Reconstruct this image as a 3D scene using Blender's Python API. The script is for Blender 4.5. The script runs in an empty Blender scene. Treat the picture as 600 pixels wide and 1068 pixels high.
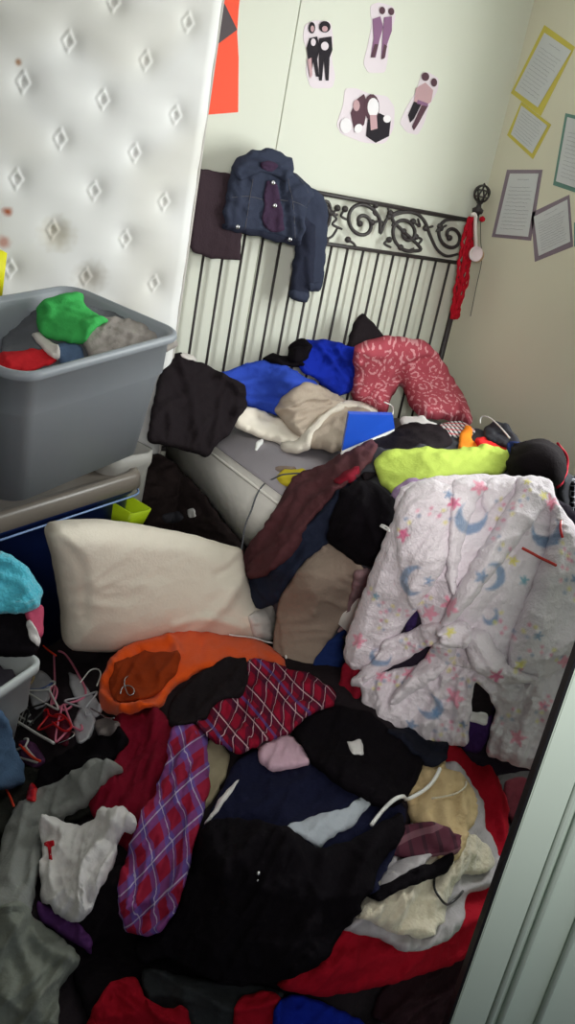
import bpy, bmesh, math, random
import numpy as np
from mathutils import Vector, geometry
random.seed(7)
S = bpy.context.scene
COL = S.collection
# ------------------------------------------------------------------ camera model
F = 930.; ROLL = math.radians(11.35); PITCH = math.radians(21.05); YAW = math.radians(36.4)
CAM = np.array([0, 0, 1.6])
fw = np.array([math.sin(YAW)*math.cos(PITCH), math.cos(YAW)*math.cos(PITCH), -math.sin(PITCH)])
r0 = np.array([math.cos(YAW), -math.sin(YAW), 0]); u0 = np.cross(r0, fw)
RV = r0*math.cos(ROLL)+u0*math.sin(ROLL); UV = np.cross(RV, fw)

def rays(P):
    P = np.asarray(P, float)
    return fw+RV*((P[..., 0:1]-300)/F)-UV*((P[..., 1:2]-534)/F)
def onY(px, py, Y):
    d = rays([px, py]); return CAM+d*((Y-CAM[1])/d[1])
def onX(px, py, X):
    d = rays([px, py]); return CAM+d*((X-CAM[0])/d[0])
def onZ(px, py, Z):
    d = rays([px, py]); return CAM+d*((Z-CAM[2])/d[2])
def proj(p):
    d = np.asarray(p)-CAM; z = d@fw; return (300+F*(d@RV)/z, 534-F*(d@UV)/z)

cam_d = bpy.data.cameras.new('camera'); cam = bpy.data.objects.new('camera', cam_d); COL.objects.link(cam)
cam_d.sensor_fit = 'HORIZONTAL'; cam_d.sensor_width = 36; cam_d.lens = F/600*36; cam_d.clip_start = .02
from mathutils import Matrix
cam.matrix_world = Matrix(((RV[0], UV[0], -fw[0], CAM[0]), (RV[1], UV[1], -fw[1], CAM[1]), (RV[2], UV[2], -fw[2], CAM[2]), (0, 0, 0, 1)))
S.camera = cam

# ------------------------------------------------------------------ materials
def lin(c):
    return tuple((x/255/12.92 if x/255 <= .04045 else ((x/255+.055)/1.055)**2.4) for x in c)+(1,)
MATS = {}
def mat(name, c, rough=.85, spec=.2, var=.12, vs=9, bump=0, bs=60, sheen=0, metal=0, attr=None, trans=0, emit=None):
    if name in MATS: return MATS[name]
    m = bpy.data.materials.new(name); m.use_nodes = True; nt = m.node_tree; N = nt.nodes; L = nt.links
    b = N['Principled BSDF']; b.inputs['Roughness'].default_value = rough
    b.inputs['Specular IOR Level'].default_value = spec; b.inputs['Metallic'].default_value = metal
    if sheen: b.inputs['Sheen Weight'].default_value = sheen; b.inputs['Sheen Roughness'].default_value = .5
    if trans: b.inputs['Transmission Weight'].default_value = trans
    tc = N.new('ShaderNodeTexCoord')
    if attr:
        a = N.new('ShaderNodeAttribute'); a.attribute_name = attr; L.new(a.outputs['Color'], b.inputs['Base Color'])
    else:
        n = N.new('ShaderNodeTexNoise'); n.inputs['Scale'].default_value = vs; n.inputs['Detail'].default_value = 4
        L.new(tc.outputs['Object'], n.inputs['Vector'])
        mx = N.new('ShaderNodeMix'); mx.data_type = 'RGBA'
        col = lin(c)
        mx.inputs['A'].default_value = tuple(min(1, x*(1-var)) for x in col[:3])+(1,)
        mx.inputs['B'].default_value = tuple(min(1, x*(1+var)) for x in col[:3])+(1,)
        L.new(n.outputs['Fac'], mx.inputs['Factor']); L.new(mx.outputs['Result'], b.inputs['Base Color'])
    if bump:
        n2 = N.new('ShaderNodeTexNoise'); n2.inputs['Scale'].default_value = bs; n2.inputs['Detail'].default_value = 3
        L.new(tc.outputs['Object'], n2.inputs['Vector'])
        bp = N.new('ShaderNodeBump'); bp.inputs['Strength'].default_value = bump; bp.inputs['Distance'].default_value = .01
        L.new(n2.outputs['Fac'], bp.inputs['Height']); L.new(bp.outputs['Normal'], b.inputs['Normal'])
    if emit: b.inputs['Emission Color'].default_value = lin(c); b.inputs['Emission Strength'].default_value = emit
    MATS[name] = m; return m
def cloth(name, c, **k):
    k.setdefault('rough', .95); k.setdefault('spec', .08); k.setdefault('bump', .22); k.setdefault('bs', 130); k.setdefault('var', .14)
    return mat(name, c, **k)

# ------------------------------------------------------------------ objects
def props(o, label=None, cat=None, group=None, kind=None):
    if label: o['label'] = label
    if cat: o['category'] = cat
    if group: o['group'] = group
    if kind: o['kind'] = kind
    return o
def empty(name, loc, label, cat, group=None):
    o = bpy.data.objects.new(name, None); COL.objects.link(o); o.location = tuple(float(x) for x in loc); o.empty_display_size = .05
    return props(o, label, cat, group)
def mesh(name, V, Fc, m, parent=None, smooth=True, label=None, cat=None, group=None, kind=None, origin=None):
    V = np.asarray(V, float)
    if parent is not None: org = np.array(parent_org(parent))
    else: org = V.mean(0) if origin is None else np.asarray(origin, float)
    if parent is None and origin is None: org[2] = V[:, 2].min()
    me = bpy.data.meshes.new(name); me.from_pydata((V-org).tolist(), [], [list(map(int, f)) for f in Fc]); me.update()
    if isinstance(m, (list, tuple)):
        for x in m: me.materials.append(x)
    else: me.materials.append(m)
    if smooth: me.polygons.foreach_set('use_smooth', [True]*len(me.polygons))
    o = bpy.data.objects.new(name, me); COL.objects.link(o)
    if parent is not None: o.parent = parent
    else: o.location = tuple(org)
    return props(o, label, cat, group, kind)
def parent_org(p):
    l = np.array(p.location, float)
    while p.parent is not None:
        p = p.parent; l = l+np.array(p.location, float)
    return l
class MB:
    def __init__(s): s.v = []; s.f = []
    def add(s, V, Fc):
        n = len(s.v); s.v += [tuple(map(float, v)) for v in V]; s.f += [[int(i)+n for i in f] for f in Fc]; return s
    def box(s, c, d, ang=0, bev=0, M=None):
        bm = bmesh.new(); bmesh.ops.create_cube(bm, size=1)
        for v in bm.verts: v.co = Vector((v.co.x*d[0], v.co.y*d[1], v.co.z*d[2]))
        if bev: bmesh.ops.bevel(bm, geom=bm.edges[:], offset=bev, segments=2, affect='EDGES')
        V = np.array([v.co[:] for v in bm.verts]); Fc = [[v.index for v in f.verts] for f in bm.faces]
        bm.verts.index_update(); Fc = [[v.index for v in f.verts] for f in bm.faces]; bm.free()
        if M is not None: V = V@np.asarray(M).T
        elif ang:
            ca, sa = math.cos(ang), math.sin(ang); V = V@np.array([[ca, sa, 0], [-sa, ca, 0], [0, 0, 1]])
        return s.add(V+np.asarray(c), Fc)
    def tube(s, P, r, n=8, closed=False):
        P = np.asarray(P, float); m = len(P); r = np.broadcast_to(np.asarray(r, float), (m,))
        T = np.roll(P, -1, 0)-np.roll(P, 1, 0)
        if not closed: T[0] = P[1]-P[0]; T[-1] = P[-1]-P[-2]
        T /= np.linalg.norm(T, axis=1)[:, None]+1e-12
        a = np.array([0, 0, 1.]) if abs(T[0][2]) < .9 else np.array([1., 0, 0])
        u = np.cross(T[0], a); u /= np.linalg.norm(u); V = []
        for i in range(m):
            u = u-T[i]*(u@T[i]); u /= np.linalg.norm(u)+1e-12; w = np.cross(T[i], u)
            for k in range(n):
                q = 2*math.pi*k/n; V.append(P[i]+(u*math.cos(q)+w*math.sin(q))*r[i])
        Fc = []
        for i in range(m if closed else m-1):
            j = (i+1) % m
            for k in range(n): Fc.append([i*n+k, i*n+(k+1) % n, j*n+(k+1) % n, j*n+k])
        if not closed: Fc += [list(range(n))[::-1], [(m-1)*n+k for k in range(n)]]
        return s.add(V, Fc)
    def lathe(s, c, prof, n=20, axis=(0, 0, 1)):
        A = np.array(axis, float); A /= np.linalg.norm(A); a = np.array([0, 0, 1.]) if abs(A[2]) < .9 else np.array([1., 0, 0])
        u = np.cross(A, a); u /= np.linalg.norm(u); w = np.cross(A, u); V = []
        for r, h in prof:
            for k in range(n):
                q = 2*math.pi*k/n; V.append(np.asarray(c)+A*h+(u*math.cos(q)+w*math.sin(q))*max(r, 1e-4))
        Fc = [[i*n+k, i*n+(k+1) % n, (i+1)*n+(k+1) % n, (i+1)*n+k] for i in range(len(prof)-1) for k in range(n)]
        Fc += [list(range(n))[::-1], [(len(prof)-1)*n+k for k in range(n)]]
        return s.add(V, Fc)
    def build(s, name, m, parent=None, **k): return mesh(name, s.v, s.f, m, parent, **k)
def cat_rom(P, n=6, closed=False):
    P = np.asarray(P, float); m = len(P); out = []
    for i in range(m if closed else m-1):
        g = (lambda j: P[j % m]) if closed else (lambda j: P[min(max(j, 0), m-1)])
        a, b, c, d = g(i-1), g(i), g(i+1), g(i+2)
        for k in range(n):
            t = k/n; out.append(.5*((2*b)+(-a+c)*t+(2*a-5*b+4*c-d)*t*t+(-a+3*b-3*c+d)*t**3))
    if not closed: out.append(P[-1])
    return np.array(out)
def chaikin(P, it=2):
    P = np.asarray(P, float)
    for _ in range(it):
        Q = np.roll(P, -1, 0); P = np.stack([P*.86+Q*.14, P*.14+Q*.86], 1).reshape(-1, P.shape[1])
    return P
def resample(P, step, closed=True):
    P = np.asarray(P, float)
    Q = np.vstack([P, P[:1]]) if closed else P
    L = np.r_[0, np.cumsum(np.linalg.norm(np.diff(Q[:, :2], axis=0), axis=1))]
    n = max(3, int(L[-1]/step)); t = np.linspace(0, L[-1], n, endpoint=not closed)
    return np.stack([np.interp(t, L, Q[:, k]) for k in range(Q.shape[1])], 1)

# ------------------------------------------------------------------ noise
_rs = np.random.RandomState(3); _perm = _rs.permutation(256); _perm = np.r_[_perm, _perm, _perm]
_g = _rs.randn(256, 3); _g /= np.linalg.norm(_g, axis=1)[:, None]
def noise(P):
    P = np.asarray(P, float); I = np.floor(P).astype(int); f = P-I; I &= 255; u = f*f*f*(f*(f*6-15)+10); out = 0
    for dx in (0, 1):
        for dy in (0, 1):
            for dz in (0, 1):
                h = _perm[_perm[_perm[(I[:, 0]+dx) & 255]+((I[:, 1]+dy) & 255)]+((I[:, 2]+dz) & 255)]
                g = _g[h]; d = f-np.array([dx, dy, dz]); w = (u[:, 0] if dx else 1-u[:, 0])*(u[:, 1] if dy else 1-u[:, 1])*(u[:, 2] if dz else 1-u[:, 2])
                out = out+w*(g*d).sum(1)
    return out
def folds(Q, wl, ang, aniso, seed):
    """soft ridged folds over metric 2-D coordinates Q; long axis at ang (degrees)"""
    a = math.radians(ang); ca, sa = math.cos(a), math.sin(a)
    x = (Q[:, 0]*ca+Q[:, 1]*sa)/wl/aniso; y = (-Q[:, 0]*sa+Q[:, 1]*ca)/wl
    z = np.full(len(Q), seed*7.31)
    w1 = noise(np.stack([x*.7, y*.7, z+3], 1)); w2 = noise(np.stack([x*.7+9, y*.7, z+5], 1))
    B = np.stack([x+w1*1.7, y+w2*1.5, z], 1)
    r = 1-np.abs(noise(B))*3.2; r = np.clip(r, 0, 1)**1.25
    r2 = 1-np.abs(noise(B*np.array([1.9, 2.3, 1])+11.3))*3.0; r2 = np.clip(r2, 0, 1)**1.25
    s = noise(np.stack([x*.5+4, y*.5, z+8], 1))
    B3 = B*np.array([3.6, 4.4, 1])+21.7; r3 = np.clip(1-np.abs(noise(B3))*2.6, 0, 1)**2
    return r*.6+r2*.3+r3*.12+s*.6

# ------------------------------------------------------------------ relief regions
def seg_dist(P, A, B):
    d = B-A; L2 = (d**2).sum()+1e-12; t = np.clip(((P-A)@d)/L2, 0, 1); return np.linalg.norm(P-(A+t[:, None]*d), axis=1)
def poly_dist(P, Q):
    D = np.full(len(P), 1e9)
    for i in range(len(Q)): D = np.minimum(D, seg_dist(P, Q[i], Q[(i+1) % len(Q)]))
    return D
def inside(P, Q):
    r = np.zeros(len(P), bool); x, y = P[:, 0], P[:, 1]
    for i in range(len(Q)):
        x0, y0 = Q[i]; x1, y1 = Q[(i+1) % len(Q)]
        if y0 == y1: continue
        c = ((y0 > y) != (y1 > y)) & (x < (x1-x0)*(y-y0)/(y1-y0)+x0); r ^= c
    return r
def blur(A, k):
    for _ in range(3):
        for ax in (0, 1):
            P = np.pad(A, [(k, k) if i == ax else (0, 0) for i in (0, 1)], mode='edge'); c = np.cumsum(P, axis=ax)
            c = np.insert(c, 0, 0, axis=ax); n = 2*k+1
            A = (np.take(c, range(n, c.shape[ax]), ax)-np.take(c, range(0, c.shape[ax]-n), ax))/n
    return A
GS = 2.0; GX0, GY0 = -60, -20; GW, GH = 360, 590
class Region:
    def __init__(s, ctrl, smooth=0.0, lim=(2.83, 2.88, .03)):
        X = []; W = []; s.lim = lim
        for px, py, k, v in ctrl:
            p = {'z': onZ, 'x': onX, 'y': onY}[k](px, py, v); t = (p-CAM)@fw; X.append((px/100, py/100)); W.append(1/t)
        X = np.array(X); n = len(X); K = s.k(X, X)+np.eye(n)*smooth
        A = np.zeros((n+3, n+3)); A[:n, :n] = K; A[:n, n] = 1; A[:n, n+1:] = X; A[n, :n] = 1; A[n+1:, :n] = X.T
        s.X = X; s.c = np.linalg.solve(A, np.r_[W, 0, 0, 0]); s.h = np.zeros((GH, GW))
    def k(s, A, B):
        d2 = ((A[:, None]-B[None])**2).sum(2); return .5*d2*np.log(d2+1e-9)
    def t(s, P):
        Q = np.asarray(P, float)/100; w = s.k(Q, s.X)@s.c[:-3]+s.c[-3]+Q@s.c[-2:]; t = 1/np.clip(w, .15, 3); d = rays(P)
        t = np.minimum(t, s.lim[0]/np.maximum(d[:, 0], 1e-3)); t = np.minimum(t, s.lim[1]/np.maximum(d[:, 1], 1e-3))
        return np.minimum(t, (s.lim[2]-CAM[2])/np.minimum(d[:, 2], -1e-3))
    def base(s, P):
        P = np.asarray(P, float); return CAM+rays(P)*s.t(P)[:, None]
    def normal(s, P):
        P = np.asarray(P, float); e = 6
        a = s.base(P+[e, 0])-s.base(P-[e, 0]); b = s.base(P+[0, e])-s.base(P-[0, e]); n = np.cross(b, a)
        n /= np.linalg.norm(n, axis=1)[:, None]; v = rays(P); sg = np.sign(-(n*v).sum(1)); n *= sg[:, None]
        v = v/np.linalg.norm(v, axis=1)[:, None]; n = n*.3-v*.7; return n/np.linalg.norm(n, axis=1)[:, None]
    def samp(s, A, P):
        x = np.clip((P[:, 0]-GX0)/GS, 0, GW-1.01); y = np.clip((P[:, 1]-GY0)/GS, 0, GH-1.01); i = x.astype(int); j = y.astype(int); fx = x-i; fy = y-j
        return A[j, i]*(1-fx)*(1-fy)+A[j, i+1]*fx*(1-fy)+A[j+1, i]*(1-fx)*fy+A[j+1, i+1]*fx*fy
    def at(s, P, lift=0):
        P = np.atleast_2d(np.asarray(P, float)); return s.base(P)+s.normal(P)*(s.samp(s.h, P)+lift)[:, None]
NGAR = [0]
def garment(R, name, poly, m, T=.018, amp=.012, wl=.09, ang=0, an=2.2, ridges=(), step=2.6, parent=None, label=None, cat=None,
            group=None, kind=None, uvang=0, bl=3, r=None, rnd=2, skirt=.03, paint=None, wob=1.3, edge=.75, sharp=False, uvwarp=.008, fine=.25, follow=1.0, full=False):
    NGAR[0] += 1; seed = NGAR[0]
    if T < .06 and not full: T *= .55; amp *= 1.7; wl *= .85; skirt = min(skirt, .02)
    Q = np.asarray(poly, float)
    if rnd: Q = chaikin(Q, rnd)
    Q = resample(Q, step*1.1)
    if wob:
        z = np.full(len(Q), seed*3.3); Q = Q+np.stack([noise(np.stack([Q[:, 0]/9, Q[:, 1]/9, z], 1)), noise(np.stack([Q[:, 0]/9+7, Q[:, 1]/9, z+4], 1))], 1)*wob*2.2
    r = min(r, .02) if (r and T < .045 and not full) else (r or T*.9)
    bh = blur(s_h := R.h, bl)
    def height(P):
        t = R.t(P); d = poly_dist(P, Q)*t/F
        b = np.maximum(R.samp(bh, P), R.samp(s_h, P)*follow+.0015)
        f = np.clip(d/r, 0, 1); prof = np.sqrt(np.clip(1-(1-f)**2, 0, 1))
        m2 = np.stack([(P[:, 0]-300)*t/F, (534-P[:, 1])*t/F], 1)
        e = edge+(1-edge)*np.clip(d/.035, 0, 1)
        h = b+T*(.15+.85*prof)+amp*folds(m2, wl, ang, an, seed)*e+amp*fine*folds(m2, wl*.35, ang+25, 1.6, seed+50)*e
        for pts, w, hh in ridges:
            pp = cat_rom(pts, 5); dd = np.full(len(P), 1e9)
            for i in range(len(pp)-1): dd = np.minimum(dd, seg_dist(P, pp[i], pp[i+1]))
            h = h+hh*np.exp(-(dd*t/F/w)**2)
        return np.maximum(h, b+.001), m2
    lo = Q.min(0); hi = Q.max(0)
    gx, gy = np.meshgrid(np.arange(lo[0], hi[0], step), np.arange(lo[1], hi[1], step*.87)); gx = gx+(np.arange(gx.shape[0]) % 2)[:, None]*step/2
    G = np.stack([gx.ravel(), gy.ravel()], 1); G = G[inside(G, Q)]
    if len(G): G = G[poly_dist(G, Q) > step*.55]
    P = np.vstack([Q, G]); nq = len(Q)
    vs, es, fs, ov, oe, of = geometry.delaunay_2d_cdt([Vector(p) for p in P.tolist()], [(i, (i+1) % nq) for i in range(nq)], [], 1, 1e-5)
    P = np.array([v[:] for v in vs])
    cen = np.array([P[list(f)].mean(0) for f in fs]); ok = inside(cen, Q); fs = [list(f) for f, o in zip(fs, ok) if o]
    H, m2 = height(P); B = R.base(P); Nn = R.normal(P); V = B+Nn*H[:, None]
    # outward side wall under the hem
    from collections import Counter
    cnt = Counter()
    for f in fs:
        for a, b in zip(f, f[1:]+f[:1]): cnt[(a, b)] += 1
    be = [(a, b) for (a, b) in cnt if (b, a) not in cnt]
    bv = sorted({a for e in be for a in e}); mp = {a: len(V)+i for i, a in enumerate(bv)}
    V2 = V[bv]-Nn[bv]*(skirt)
    Fc = fs+[[b, a, mp[a], mp[b]] for a, b in be]
    V = np.vstack([V, V2])
    # orient towards the viewer
    f0 = fs[len(fs)//2]; nn = np.cross(V[f0[1]]-V[f0[0]], V[f0[2]]-V[f0[0]])
    if nn@(CAM-V[f0[0]]) < 0: Fc = [f[::-1] for f in Fc]
    o = mesh(name, V, Fc, m, parent, label=label, cat=cat, group=group, kind=kind)
    # cloth coordinates
    a = math.radians(uvang); wz = np.full(len(P), seed*1.7)
    wx = noise(np.stack([m2[:, 0]*9, m2[:, 1]*9, wz], 1))*uvwarp; wy = noise(np.stack([m2[:, 0]*9+5, m2[:, 1]*9, wz+9], 1))*uvwarp
    uu = m2[:, 0]*math.cos(a)+m2[:, 1]*math.sin(a)+wx+H*.25; vv = -m2[:, 0]*math.sin(a)+m2[:, 1]*math.cos(a)+wy+H*.15
    UVc = np.stack([uu, vv], 1); UVc = np.vstack([UVc, UVc[bv]])
    uv = o.data.uv_layers.new(name='cloth'); idx = np.zeros(len(o.data.loops), int); o.data.loops.foreach_get('vertex_index', idx)
    uv.data.foreach_set('uv', UVc[idx].astype(np.float32).ravel())
    if paint is not None:
        C = paint(P); C = np.vstack([C, C[bv]]); C = np.hstack([C, np.ones((len(C), 1))])
        ca = o.data.color_attributes.new('print', 'FLOAT_COLOR', 'POINT'); ca.data.foreach_set('color', C.astype(np.float32).ravel())
    # update the drape map
    i0, i1 = int(max(0, (lo[0]-GX0)/GS)), int(min(GW-1, (hi[0]-GX0)/GS+2)); j0, j1 = int(max(0, (lo[1]-GY0)/GS)), int(min(GH-1, (hi[1]-GY0)/GS+2))
    xx, yy = np.meshgrid(np.arange(i0, i1)*GS+GX0, np.arange(j0, j1)*GS+GY0); PP = np.stack([xx.ravel(), yy.ravel()], 1); ins = inside(PP, Q)
    if ins.any():
        hh, _ = height(PP[ins]); sub = R.h[j0:j1, i0:i1].ravel().copy(); sub[ins] = np.maximum(sub[ins], hh); R.h = R.h.copy(); R.h[j0:j1, i0:i1] = sub.reshape(j1-j0, i1-i0)
    return o
def rod(R, name, pts, rad, m, lift=.004, parent=None, sm=5, n=6, thick3=None, **k):
    P = cat_rom(pts, sm) if sm else np.asarray(pts, float)
    P = resample(P, 3, False); V = R.at(P, lift+rad)
    for _ in range(2): V[1:-1] = (V[:-2]+V[1:-1]*2+V[2:])/4
    return MB().tube(V, rad, n).build(name, m, parent, **k)
# ================================================================== SETTING
CREAM = mat('wall_paint', (222, 224, 212), rough=.8, var=.03, vs=2)
CREAM2 = mat('wall_paint_right', (224, 220, 200), rough=.8, var=.04, vs=2)
WHITE = mat('white_trim_paint', (188, 202, 192), rough=.5, spec=.4, var=.03)
XR, YB, YF, XL, ZC = 2.89, 2.97, -.35, -1.2, 2.6
def struct(name, mb, m, **k): return mb.build(name, m, smooth=False, kind='structure', **k)
struct('floor', MB().box((.85, 1.3, -.05), (4.3, 3.6, .1)), mat('brown_carpet', (62, 50, 44), bump=.5, bs=200, var=.3, vs=30))
struct('ceiling', MB().box((.85, 1.3, ZC+.05), (4.3, 3.6, .1)), mat('ceiling_paint', (240, 240, 236)))
# back wall: sheets of panelling with a shadow gap between
wb = MB(); xs = [XL-.1, .6, 1.818, 3.035]
for a, b in zip(xs, xs[1:]): wb.box(((a+b)/2, YB+.05, ZC/2), (b-a-.004, .1, ZC), bev=.001)
wb.box((.9, YB+.07, ZC/2), (4.2, .06, ZC))
struct('wall_back', wb, CREAM)
wy0, wy1, wz0, wz1 = 1.1, 2.06, 1.05, 2.25
wr = MB()
wr.box((XR+.06, (wy1+YB)/2, ZC/2), (.12, YB-wy1, ZC)); wr.box((XR+.06, (YF+wy0)/2, ZC/2), (.12, wy0-YF, ZC))
wr.box((XR+.06, (wy0+wy1)/2, wz0/2), (.12, wy1-wy0, wz0)); wr.box((XR+.06, (wy0+wy1)/2, (wz1+ZC)/2), (.12, wy1-wy0, ZC-wz1))
struct('wall_right', wr, CREAM2)
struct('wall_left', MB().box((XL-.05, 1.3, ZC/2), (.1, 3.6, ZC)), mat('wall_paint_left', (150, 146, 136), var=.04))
wf = MB(); wf.box((-.9, YF-.05, ZC/2), (.8, .1, ZC)); wf.box((2.25, YF-.05, ZC/2), (1.5, .1, ZC)); wf.box((.5, YF-.05, 2.35), (2.0, .1, .5))
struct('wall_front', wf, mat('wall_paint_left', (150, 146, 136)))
wn = MB()
for c, d in (((XR+.03, wy0+.03, 1.6), (.1, .06, 1.2)), ((XR+.03, wy1-.03, 1.6), (.1, .06, 1.2)), ((XR+.03, 1.58, wz0+.03), (.1, .96, .06)), ((XR+.03, 1.58, wz1-.03), (.1, .96, .06)), ((XR+.05, 1.58, 1.6), (.05, .96, .03))):
    wn.box(c, d, bev=.004)
struct('window_1', wn, WHITE)
struct('baseboard_back', MB().box((.85, YB-.008, .05), (4.0, .016, .1)), WHITE)
struct('baseboard_right', MB().box((XR-.008, 1.3, .05), (.016, 3.3, .1)), WHITE)
# door leaf standing ajar at the right
Dd = np.array([.707, -.707, 0]); Dn = np.array([-.707, -.707, 0])      # along the leaf / face normal
e0 = np.array([.93, .585, 0]); MD = np.stack([Dd, Dn, np.array([0, 0, 1.])], 1)
def dbox(mb, u0_, u1_, n0, n1, z0, z1, bev=.002): return mb.box(e0+Dd*(u0_+u1_)/2+Dn*(n0+n1)/2+np.array([0, 0, (z0+z1)/2]), (u1_-u0_, n1-n0, z1-z0), M=MD, bev=bev)
dm = MB(); dbox(dm, 0, .05, -.035, 0, .01, 2.03); dbox(dm, .675, .76, -.035, 0, .01, 2.03); dbox(dm, .045, .68, -.035, 0, 1.88, 2.03)
dbox(dm, .045, .68, -.035, 0, .01, .2); dbox(dm, .045, .68, -.028, -.008, .2, 1.88)
door = struct('door_1', dm, WHITE)
bd = MB()
for q in (-.036, -.021, .03):
    for z0_ in (.2+q,): 
        bd.tube([e0+Dd*(.09+q)+np.array([0, 0, .2+q])-Dn*.002, e0+Dd*(.09+q)+np.array([0, 0, 1.88-q])-Dn*.002, e0+Dd*(.67-q)+np.array([0, 0, 1.88-q])-Dn*.002, e0+Dd*(.67-q)+np.array([0, 0, .2+q])-Dn*.002], .0055, 8, closed=True)
o = bd.build('panel_moulding', WHITE, door)
SHADE = mat('shaded_edge', (22, 22, 26), rough=.6)  # near-black colour stands in for the shade on the door's end face
o = dbox(MB(), -.004, 0, -.035, -.001, .01, 2.03, 0).build('edge_shade', SHADE, door, smooth=False); o['label'] = 'edge of the door coloured dark for its shade'
hk = MB(); 
hk.lathe(e0+Dd*.06+Dn*0+np.array([0, 0, 1.45]), [(.025, 0), (.025, .006), (.01, .01), (.01, .03), (.025, .04), (.028, .055), (.015, .068)], 16, Dn).build('knob', mat('brass', (170, 140, 80), rough=.3, metal=1, var=.02), door)

# ================================================================== LIGHT
def area(name, loc, rot, sx, sy, e, c=(1, 1, 1)):
    l = bpy.data.lights.new(name, 'AREA'); l.shape = 'RECTANGLE'; l.size = sx; l.size_y = sy; l.energy = e; l.color = c
    o = bpy.data.objects.new(name, l); COL.objects.link(o); o.location = loc; o.rotation_euler = rot; return o
area('window_daylight', (XR+.1, 1.58, 1.6), (0, math.radians(90), 0), 1.15, .9, 54, (.97, 1, .98))
hl = area('added_fill_light', (-.25, -.75, 1.95), (0, 0, 0), .5, .5, 9, (1, .97, .92)); hl.data.spread = math.radians(62)  # added fill light behind the camera, brightening the far room; no known lamp
hl.rotation_euler = (Vector((2.75, 2.75, 1.15))-Vector(hl.location)).to_track_quat('-Z', 'Y').to_euler()
w = bpy.data.worlds.new('world'); S.world = w; w.use_nodes = True
w.node_tree.nodes['Background'].inputs[0].default_value = (.85, .93, 1, 1); w.node_tree.nodes['Background'].inputs[1].default_value = .35
S.view_settings.view_transform = 'Standard'; S.view_settings.look = 'None'; S.view_settings.gamma = 1; S.view_settings.exposure = .02
S.view_settings.use_curve_mapping = False

# ================================================================== MATTRESS ON END
def mattress():
    x0, x1, z0, z1, yf, th = .05, 1.425, .02, 2.05, 2.745, .21
    root = empty('mattress', ((x0+x1)/2, yf+th/2, z0), 'white diamond-tufted mattress standing on end against the back wall, with small brown stains', 'mattress')
    nx, nz = 300, 420
    X, Z = np.meshgrid(np.linspace(x0, x1, nx), np.linspace(z0, z1, nz)); P = np.stack([X.ravel(), Z.ravel()], 1)
    H = np.zeros(len(P)); H += noise(np.c_[P*6, np.zeros(len(P))])*.008+noise(np.c_[P[:, 0]*4, P[:, 1]*14, np.ones(len(P))])*.006
    sx, sz = .119, .1298; tv = []
    for j in range(-9, 8):
        for i in range(-6, 5):
            if (i+j) % 2 == 0:
                cx, cz = 1.07+i*sx, 1.41+j*sz+0
                if not (x0+.06 < cx < x1-.06 and z0+.08 < cz < z1-.05): continue
                tv.append((cx, cz))
    for i, (cx, cz) in enumerate(tv):
        dx = P[:, 0]-cx; dz = P[:, 1]-cz; r = np.hypot(dx, dz*.9); m = r < .25
        H[m] += -.012*np.exp(-(r[m]/.03)**2)-.010*np.exp(-(r[m]/.065)**2)
        q = np.abs(dx)/.019+np.abs(dz)/.027; m = q < 1.25; H[m] += .0055*np.clip((1.25-q[m])/.25, 0, 1)*np.clip((q[m]-.45)/.2, 0, 1)
    e = np.minimum(np.minimum(P[:, 0]-x0, x1-P[:, 0]), np.minimum(P[:, 1]-z0, z1-P[:, 1])); H += -.035*(1-np.clip(e/.05, 0, 1))**2
    V = np.c_[P[:, 0], yf-H, P[:, 1]]
    idx = np.arange(nx*nz).reshape(nz, nx); Fc = np.stack([idx[:-1, :-1].ravel(), idx[:-1, 1:].ravel(), idx[1:, 1:].ravel(), idx[1:, :-1].ravel()], 1)
    m = mat('mattress_ticking', (0, 0, 0), attr='print', rough=.75, spec=.2)
    o = mesh('quilted_top', V, Fc, m, root)
    base = np.array(lin((232, 232, 232))[:3]); C = np.tile(base, (len(P), 1))
    st = np.clip(noise(np.c_[P*3.5, np.full(len(P), 5.)])*1.6+.05, 0, .5)[:, None]; C = C*(1-st*.25*np.array([.7, .8, 1.1]))
    for px, py, r, c in ((8, 221, .014, (178, 96, 62)), (20, 65, .009, (170, 130, 100)), (4, 253, .02, (205, 160, 150)), (60, 245, .05, (205, 200, 190)), (95, 290, .05, (200, 196, 190))):
        q = onY(px, py, yf); d = np.hypot(P[:, 0]-q[0], (P[:, 1]-q[2])*1.1)+noise(np.c_[P*60, np.zeros(len(P))])*r*.4; k = np.clip(1.4-d/r, 0, 1)[:, None]; C = C*(1-k)+np.array(lin(c)[:3])*k
    ca = o.data.color_attributes.new('print', 'FLOAT_COLOR', 'POINT'); ca.data.foreach_set('color', np.c_[C, np.ones(len(C))].astype(np.float32).ravel())
    side = mat('mattress_side', (214, 212, 206), var=.04, bump=.3, bs=40)
    MB().box(((x0+x1)/2, yf+.03+(th-.03)/2, (z0+z1)/2), (x1-x0-.004, th-.035, z1-z0-.004), bev=.015).build('side_panel', side, root)
    pm = mat('piping_cord', (188, 184, 180), var=.05)
    for y in (yf+.034, yf+th-.01):
        MB().tube([(x0+.02, y, z0+.01), (x1-.02, y, z0+.01), (x1, y, z0+.03), (x1, y, z1-.02), (x1-.02, y, z1), (x0+.02, y, z1), (x0, y, z1-.02), (x0, y, z0+.03)], .0055, 8, closed=True).build('piping', pm, root)
    return root
mattress()

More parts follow.
